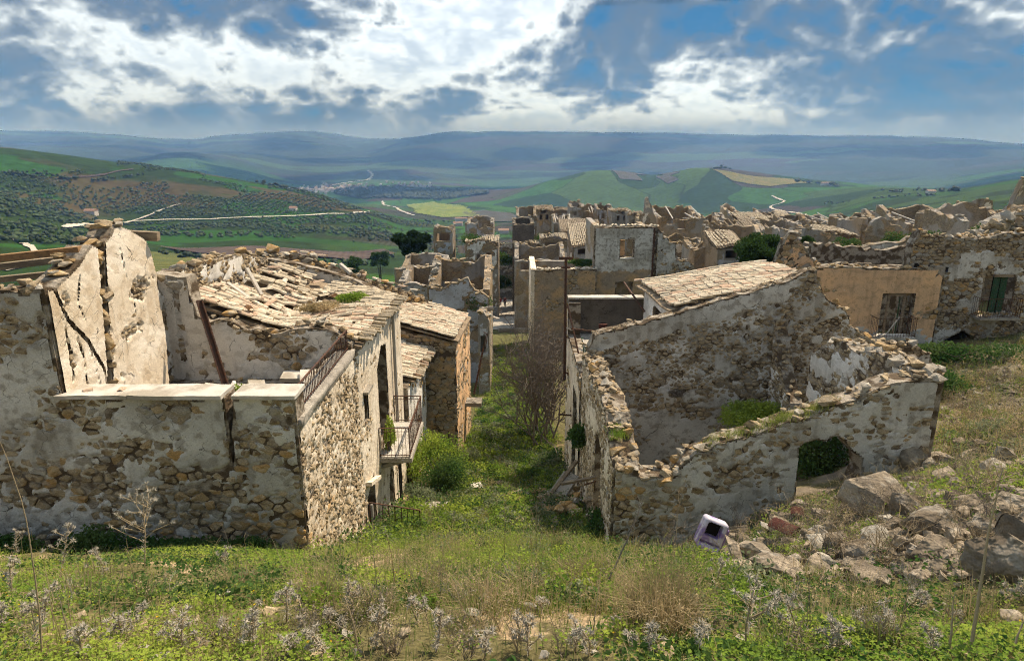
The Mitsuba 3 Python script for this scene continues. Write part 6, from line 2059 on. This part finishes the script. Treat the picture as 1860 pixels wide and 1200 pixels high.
BG = 'rubble boulders on the right-hand slope'
BL = 'grey-brown boulder lying in the rubble on the right-hand slope'
for px, py, s, fl, lab in ((1580, 930, 1.75, .72, 'biggest dark boulder, in front of the archway'), (1655, 850, 1.1, .9, 'dark squarish boulder at the right foot of the arched wall'), (1715, 880, .95, .6, 'flat-topped boulder right of the biggest one'),
                           (1810, 985, 1.0, .5, 'pale flat boulder near the right edge'), (1690, 1010, .75, .6, 'pale cracked boulder below the flat-topped one'), (1395, 945, .85, .75, 'dark boulder under the left side of the arch'),
                           (1450, 930, .7, .8, 'dark round boulder in the mouth of the arch'), (1700, 960, 1.15, .5, 'long low boulder right of centre of the rubble'), (1560, 1010, .9, .45, 'low brown boulder below the biggest one'),
                           (1530, 870, .35, 1.0, 'small white stone standing before the archway'), (1260, 950, .6, .7, 'brown boulder left of the purple shell'), (1205, 945, .55, .8, 'boulder at the wall foot behind the pale stalk'),
                           (1325, 985, .6, .7, 'grey boulder right of the purple shell'), (1330, 1035, 1.0, .35, 'low broad stone under the purple shell'), (1620, 970, .7, .6, 'wedge shaped boulder in the middle of the rubble'),
                           (1760, 930, .8, .5, 'flat boulder with green weeds around it'), (1840, 1130, .35, .6, 'pale stone at the right edge of the near slope'), (1480, 985, .55, .7, 'round boulder beside the red sheet')):
    boulder_at(px, py, s * .62, lab, None, fl)
reg = Polygon([(1190, 955), (1440, 920), (1570, 900), (1680, 850), (1715, 740), (1730, 670), (1900, 615), (1900, 1060), (1740, 1050), (1600, 1060), (1400, 1050), (1300, 1010)])
from shapely.geometry import Point
n = 0
while n < 285:
    px, py = rk.uniform(1190, 1900), rk.uniform(620, 1060)
    if not reg.contains(Point(px, py)):
        continue
    n += 1
    boulder_at(px, py, rk.choice([.14, .22, .34, .5, .64], p=[.28, .32, .25, .12, .03]), BL, BG, rk.uniform(.4, .8), bsdf=('boulder', 'boulder', 'boulder', 'grey_stone', 'boulder')[n % 5], kit=BOULDERS if n % 2 else PEBBLES, tilt=.6)
ms = []
for i in range(6800):
    px, py = rk.uniform(1190, 1900), rk.uniform(620, 1060)
    if reg.contains(Point(px, py)):
        q = ground_at(px, py)
        if q is not None and q[1] < 36:
            ms.append(rock(rk, q, rk.choice([.08, .14, .21, .32], p=[.3, .35, .25, .1]) * (1.35 if q[1] > 17 else 1), PEBBLES, .7, .8))
put('small_rubble', join(ms), 'boulder')
tag('small_rubble', kind='stuff')
for i in range(70):
    px, py = rk.uniform(60, 1860), rk.uniform(1040, 1199)
    boulder_at(px, py, rk.uniform(.05, .16), 'small stone lying in the weeds of the near slope', 'small stones of the near slope', .6, 'field_stone', ('tan_stone', 'grey_stone')[i % 2], kit=PEBBLES)
PG = 'stones of the fallen heap by the lane'
for i in range(170):
    x, y = rk.uniform(-.2, 2.3), rk.uniform(17.4, 23)
    if rk.random() > (x + .2) / 2.5:
        continue
    boulder_at(0, 0, rk.uniform(.18, .5), 'broken stone in the fallen heap below the lane wall', PG, .6, 'fallen_stone', STONE_MATS[i % 3], q=spot(x, y, rk.uniform(0, .55) * max(0, x - .4) * .6), kit=PEBBLES)
for nm, lab, a, b, w, h, m in (('fallen_slab', 'long pale slab sliding off the fallen heap by the lane', (.85, 19.3, -11.6), (2.0, 20.8, -10.7), .6, .1, 'concrete'),
                               ('fallen_plank', 'dark plank lying along the fallen slab', (.5, 19.3, -11.7), (2.2, 21.2, -10.4), .12, .09, 'weathered_wood'), ('fallen_plank', 'plank lying across the lane below the heap', (-1.2, 21.6, -12.1), (1.2, 21.9, -11.9), .16, .1, 'orange_wood'),
                               ('fallen_plank', 'short plank sticking out of the lane wall', (1.4, 17.6, -9.35), (2.4, 17.7, -9.2), .1, .07, 'weathered_wood')):
    k = thing(nm, lab, 'slab' if 'slab' in nm else 'plank')
    put(k, beam(a, b, w, h), m)
for i in range(46):                                            # floor of the terrace
    boulder_at(0, 0, rk.uniform(.1, .34), 'rubble stone on the terrace floor', 'rubble stones on the terrace', .6, 'terrace_stone', STONE_MATS[i % 3], q=(rk.uniform(-8.1, -4.5), rk.uniform(14.6, 16.7), -5.9), kit=PEBBLES)
for i, (x, y, z, w, d, a, t, lab) in enumerate([(-4.75, 15.9, -5.55, .9, .75, .3, .12, 'largest white marble slab lying on the terrace rubble'), (-5.35, 16.1, -5.6, .75, .5, .1, .08, 'marble slab at the back of the terrace'), (-4.55, 14.7, -5.7, 1.1, .35, 1.1, .1, 'long marble slab sliding down to the railing'),
                                                (-6.3, 15.9, -5.75, .4, .3, .5, .3, 'small white block on the terrace'), (-7.3, 15.6, -5.75, .34, .3, .2, .4, 'white block near the leaning rusty beam')]):
    k = thing('marble_slab', lab, 'slab')
    R3 = trimesh.transformations.euler_matrix(t, t * .6, a)[:3, :3]
    v, f = rough_box(-w / 2, w / 2, -d / 2, d / 2, -.05, .05, .012, .12, i)
    put(k, (v @ R3.T + [x, y, z], f), 'marble', 30)
k = thing('rusty_beam', 'rust brown iron beam leaning against the terrace back wall', 'beam')
put(k, join([beam((-7.05, 15.9, -5.9), (-7.75, 16.5, -3.75), .16, .03), beam((-7.01, 15.93, -5.9), (-7.71, 16.53, -3.75), .03, .12)]), 'rust')
k = thing('white_rag', 'crumpled white rag on the terrace rubble', 'rag')
g = np.array([[i, j] for i in range(9) for j in range(7)], float)
v = np.column_stack([g * [.07, .06], fbm(np.column_stack([g * .6, g[:, 0] * 0]), 3, 5) * .35])
ix = np.arange(63).reshape(9, 7)
a, b, c, d = (q.ravel() for q in (ix[:-1, :-1], ix[1:, :-1], ix[1:, 1:], ix[:-1, 1:]))
put(k, (v @ rotz(.8).T + [-6.95, 15.2, -5.86], np.vstack([np.stack([a, b, c], 1), np.stack([a, c, d], 1)])), 'white_plaster', True)
for i, (x, lab) in enumerate([(-8.15, 'reddish tile shard on the marble coping, left one'), (-7.45, 'reddish tile shard on the marble coping, right one')]):
    k = thing('tile_shard', lab, 'tile')
    v, f = barrel(.16, .12, .15)
    put(k, (v @ rotz(.7 + i).T + [x, 12.2, -4.545], f), 'rosy_tile')
k = thing('clay_pipe', 'short clay drain spout in the shaded front wall', 'pipe')
put(k, tube([(-7.2, 12.2, -6.45), (-7.2, 11.93, -6.5)], .06, 10, False), 'tan_tile')
for i, (x, y, z, rot, lab) in enumerate([(-.5, 25, 0, .3, 'orange tile piece in the lane weeds'), (-1.4, 24.2, 0, .9, 'pale flat stone in the lane beyond the fennel bush')]):
    boulder_at(0, 0, .5 + .3 * i, lab, None, .3, 'lane_stone', ('rosy_tile', 'marble')[i], q=spot(x, y, .1), kit=PEBBLES)
k = thing('white_step', 'pale stone step at the foot of the plastered street wall', 'step')
put(k, rough_box(-2.9, -2.0, 19.0, 19.8, land1(-2.4, 19.4) - .2, land1(-2.4, 19.4) + .12, .03, .2), 'marble', 30)

# ---------------------------------------------------------------- iron, poles, thrown away things
fk = thing('entry_railing', 'low rusty iron railing at the foot of the street wall below the balcony', 'railing')
zf = land1(-3.3, 17) - .25
railing(fk, 'railing_panel', (-3.95, 17.0, zf + .3), (-2.6, 17.2, zf - .05), .85, 9, .018)
pk = thing('iron_pole', 'tall rusty iron pole fixed to the lane front of the tile roof house', 'pole')
pt, pb = at(1028, 470, 27.2), at(1025, 690, 27.2)
part(pk, 'shaft', tube([pb, pt], .055, 8), 'rust', True)
part(pk, 'crossbar', beam(pt + [-.28, 0, .02], pt + [.28, 0, .02], .09, .12), 'rust')
part(pk, 'crossbar', beam(pt + [-.18, 0, -.35], pt + [.18, 0, -.35], .06, .08), 'rust')
for dz in (.35, 1.9, 2.3):
    part(pk, 'bracket', beam(pb + [0, 0, dz], pb + [.34, .3, dz - .2], .05), 'pale_wood' if dz == 2.3 else 'rust')
for dx in (-.2, .0, .2):
    part(pk, 'insulator', tube([pt + [dx, 0, .08], pt + [dx, 0, .24]], [.05, .035], 6), 'house_white')
for lab, a, b, w in (('rusty rod leaning against the tile roof house front', at(1031, 553, 26), at(1056, 665, 25), .05), ('dark rod slanting above the terrace parapet', at(1133, 512, 29), at(1171, 566, 27), .06),
                     ('thin iron bar across the lane end of the terrace', at(1038, 597, 27), at(1092, 603, 25.5), .06), ('iron bar jutting from the lane front', at(1014, 752, 24), at(1038, 754, 24), .05),
                     ('rusty bar sticking out of the eroded door jamb', at(1062, 880, 17), at(1082, 874, 16), .04)):
    k = thing('iron_bar', lab, 'bar')
    put(k, beam(a, b, w), 'rust')
k = thing('lamp_bracket', 'dark bent iron lamp bracket standing over the lane on the left', 'bracket')
p0, p1, p2 = at(861, 716, 32), at(878, 632, 33), at(884, 606, 33)
part(k, 'upright', beam(p0, p1, .07), 'rust')
part(k, 'arm', tube([p1, p2, p2 + [-.15, 0, .1]], .025, 5), 'rust')
part(k, 'arm', beam(p1 + [.12, 0, 0], p2 + [.05, 0, .05], .04), 'rust')
k = thing('white_lamp_arm', 'pale street lamp arm sticking out from the ruins over the lane', 'lamp')
part(k, 'arm', beam(at(890, 572, 47), at(902, 577, 45), .07), 'grey_pipe')
part(k, 'head', beam(at(897, 576, 45.6), at(906, 579, 44.5), .16, .1), 'house_white')
k = thing('green_bench', 'green slatted bench tipped up at the terrace corner of the tile roof house', 'bench')
z0, zz = -7.9, -7.0
for yy in (23.2, 24.4):
    part(k, 'side_frame', beam((2.75, yy, z0 + .05), (2.62, yy + .1, zz), .06, .05), 'green_paint')
for i in range(8):
    part(k, 'slat', beam((2.75 - .016 * i, 23.2, z0 + .12 + i * .10), (2.75 - .016 * i, 24.45, z0 + .14 + i * .10), .03, .055), 'pale_wood' if i % 2 else 'green_paint')
k = thing('red_pot', 'small red rusty pot on the terrace edge of the tile roof house', 'pot')
c = at(1095, 600, 25)
put(k, tube([c, c + [0, 0, .14], c + [0, 0, .26]], [.11, .16, .17], 9), 'red_sheet', True)
k = thing('red_sheet', 'curved dark red rusty metal sheet among the boulders', 'metal sheet')
q = ground_at(1455, 975)
aa = np.linspace(.2, 2.4, 9)
pr_ = np.array([[math.cos(t) * .42, math.sin(t) * .42] for t in aa])
v = np.array([[x_ * s_, y_, z_ * s_] for y_ in (0, .75) for s_ in (1, .95) for x_, z_ in pr_])
i9 = np.arange(8)
f = np.vstack([np.stack([i9 + a_, i9 + a_ + 1, i9 + b_ + 1], 1) for a_, b_ in ((0, 18), (9, 27), (0, 9), (18, 27))] + [np.stack([i9 + a_, i9 + b_ + 1, i9 + b_], 1) for a_, b_ in ((0, 18), (9, 27), (0, 9), (18, 27))])
put(k, (v * .62 @ rotz(.7).T + q + [-.1, 0, -.08], f), 'red_sheet', 40)
k = thing('red_sheet', 'smaller dark red metal scrap under the arch boulders', 'metal sheet')
q = ground_at(1447, 945)
put(k, (v * .4 @ rotz(-.4).T + q, f), 'red_sheet', 40)

# the pale purple shell: an open moulded casing with a deep hole, lying tilted
k = thing('purple_shell', 'white and purple plastic casing with a dark opening, tilted before the arched ruin', 'plastic casing')
q = ground_at(1288, 1008) + [0, 0, .15]


def rbox(sx, sy, sz, r):
    s = m3.Manifold.sphere(r, 16)
    return m3.Manifold.batch_hull([s.translate([x * (sx / 2 - r), y * (sy / 2 - r), z * (sz / 2 - r)]) for x in (-1, 1) for y in (-1, 1) for z in (-1, 1)])


shell = rbox(.46, .30, .56, .06) - rbox(.30, .34, .27, .05).translate([-.02, -.10, .09])
shell = shell - rbox(.40, .12, .05, .02).translate([0, -.15, -.16]) + rbox(.12, .26, .40, .04).translate([.24, .08, -.02]) + rbox(.40, .20, .10, .04).translate([0, -.10, -.26])
R3 = trimesh.transformations.euler_matrix(-.22, .36, -.12)[:3, :3]
mm = shell.refine_to_length(.05).to_mesh()
v0 = np.array(mm.vert_properties[:, :3], float)
R3 = R3 * .84
part(k, 'casing', (v0 @ R3.T + q + [0, 0, .25], np.array(mm.tri_verts)), 'purple_plastic', 45)
part(k, 'inner_liner', (np.array(box(-.15, .12, .02, .05, -.03, .21)[0]) @ R3.T + q + [0, 0, .25], BOXF), 'dark_room')
part(k, 'vent', (np.array(box(-.12, .10, -.162, -.145, -.235, -.22)[0]) @ R3.T + q + [0, 0, .25], BOXF), 'dark_room')
k = thing('cement_wall', 'low grey retaining wall across the lane before the paved street', 'wall')
put(k, rough_box(-1.6, 1.8, 77.6, 78, land1(0, 78) - .5, land1(0, 78) + .5, .04, .4), 'concrete', True)
# paved far end of the lane
xx = np.linspace(-2.6, 2.9, 14)
yy = np.linspace(80, 140, 80)
X, Y = np.meshgrid(xx, yy, indexing='ij')
v = np.stack([X, Y, land(X, Y) + .06], -1).reshape(-1, 3)
ix = np.arange(X.size).reshape(X.shape)
a, b, c, d = (q.ravel() for q in (ix[:-1, :-1], ix[1:, :-1], ix[1:, 1:], ix[:-1, 1:]))
put('street', (v, np.vstack([np.stack([a, b, c], 1), np.stack([a, c, d], 1)])), 'concrete', True)
tag('street', kind='structure')


# ---------------------------------------------------------------- two walkers far down the lane
def bones(pairs, J, extra=0.0):
    out = m3.Manifold()
    for a, b in pairs:
        (pa, ra), (pb_, rb_) = J[a], J[b]
        out = out + m3.Manifold.batch_hull([m3.Manifold.sphere(ra + extra, 12).translate(list(pa)), m3.Manifold.sphere(rb_ + extra, 12).translate(list(pb_))])
    q = out.refine_to_length(.05).to_mesh()
    t = trimesh.Trimesh(np.array(q.vert_properties[:, :3]), np.array(q.tri_verts), process=True)
    trimesh.smoothing.filter_taubin(t, iterations=6)
    return np.array(t.vertices), np.array(t.faces)


def person(label, c, face, stride, cloth, trousers, h=1.7):
    k = thing('person', label, 'person')
    s = h / 1.7
    J = {'head': ((0, 0, 1.58), .105), 'chin': ((0, .03, 1.49), .07), 'neck': ((0, 0, 1.42), .06), 'chest': ((0, 0, 1.27), .14), 'waist': ((0, 0, 1.0), .125), 'hip': ((0, 0, .9), .135),
         'shl': ((-.19, 0, 1.36), .06), 'shr': ((.19, 0, 1.36), .06), 'ell': ((-.25, -.08, 1.08), .045), 'elr': ((.25, .04, 1.08), .045), 'hl': ((-.24, .05, .84), .035), 'hr': ((.26, .16, .86), .035),
         'fl': ((-.23, .08, .76), .022), 'fr': ((.26, .2, .78), .022), 'kl': ((-.09, stride * .5, .48), .065), 'kr': ((.09, -stride * .2, .48), .065), 'al': ((-.09, stride, .08), .045), 'ar': ((.09, -stride, .1), .045),
         'tl': ((-.09, stride + .17, .04), .035), 'tr': ((.09, -stride + .17, .05), .035), 'hpl': ((-.09, 0, .88), .09), 'hpr': ((.09, 0, .88), .09), 'nose': ((0, .115, 1.55), .018)}
    body = [('head', 'chin'), ('head', 'nose'), ('chin', 'neck'), ('neck', 'chest'), ('chest', 'waist'), ('waist', 'hip'), ('chest', 'shl'), ('chest', 'shr'), ('shl', 'ell'), ('ell', 'hl'), ('hl', 'fl'), ('shr', 'elr'), ('elr', 'hr'), ('hr', 'fr'),
            ('hip', 'hpl'), ('hip', 'hpr'), ('hpl', 'kl'), ('kl', 'al'), ('al', 'tl'), ('hpr', 'kr'), ('kr', 'ar'), ('ar', 'tr')]
    go = lambda m: (m[0] * s @ rotz(face).T + np.asarray(c), m[1])
    part(k, 'body', go(bones(body, J)), 'skin', True)
    part(k, 'jacket', go(bones([('neck', 'chest'), ('chest', 'waist'), ('waist', 'hip'), ('chest', 'shl'), ('chest', 'shr'), ('shl', 'ell'), ('ell', 'hl'), ('shr', 'elr'), ('elr', 'hr')], {**J, 'neck': ((0, 0, 1.38), .06)}, .02)), cloth, True)
    part(k, 'trousers', go(bones([('hip', 'hpl'), ('hip', 'hpr'), ('hpl', 'kl'), ('kl', 'al'), ('hpr', 'kr'), ('kr', 'ar')], J, .015)), trousers, True)
    part(k, 'shoe', go(bones([('al', 'tl')], J, .012)), 'dark_cloth', True)
    part(k, 'shoe', go(bones([('ar', 'tr')], J, .012)), 'dark_cloth', True)
    part(k, 'hair', go(bones([('top', 'back')], {'top': ((0, -.015, 1.62), .1), 'back': ((0, -.04, 1.55), .09)})), 'dark_cloth', True)


q = at(917, 553, 112)
person('person in a dark red jacket walking up the paved street, right one', (q[0], 112, land1(q[0], 112) + .06), math.pi, .22, 'red_cloth', 'dark_cloth')
q = at(909, 551, 114)
person('smaller person in dark red walking up the paved street, left one', (q[0], 114, land1(q[0], 114) + .06), math.pi, -.2, 'red_cloth', 'dark_cloth', 1.4)
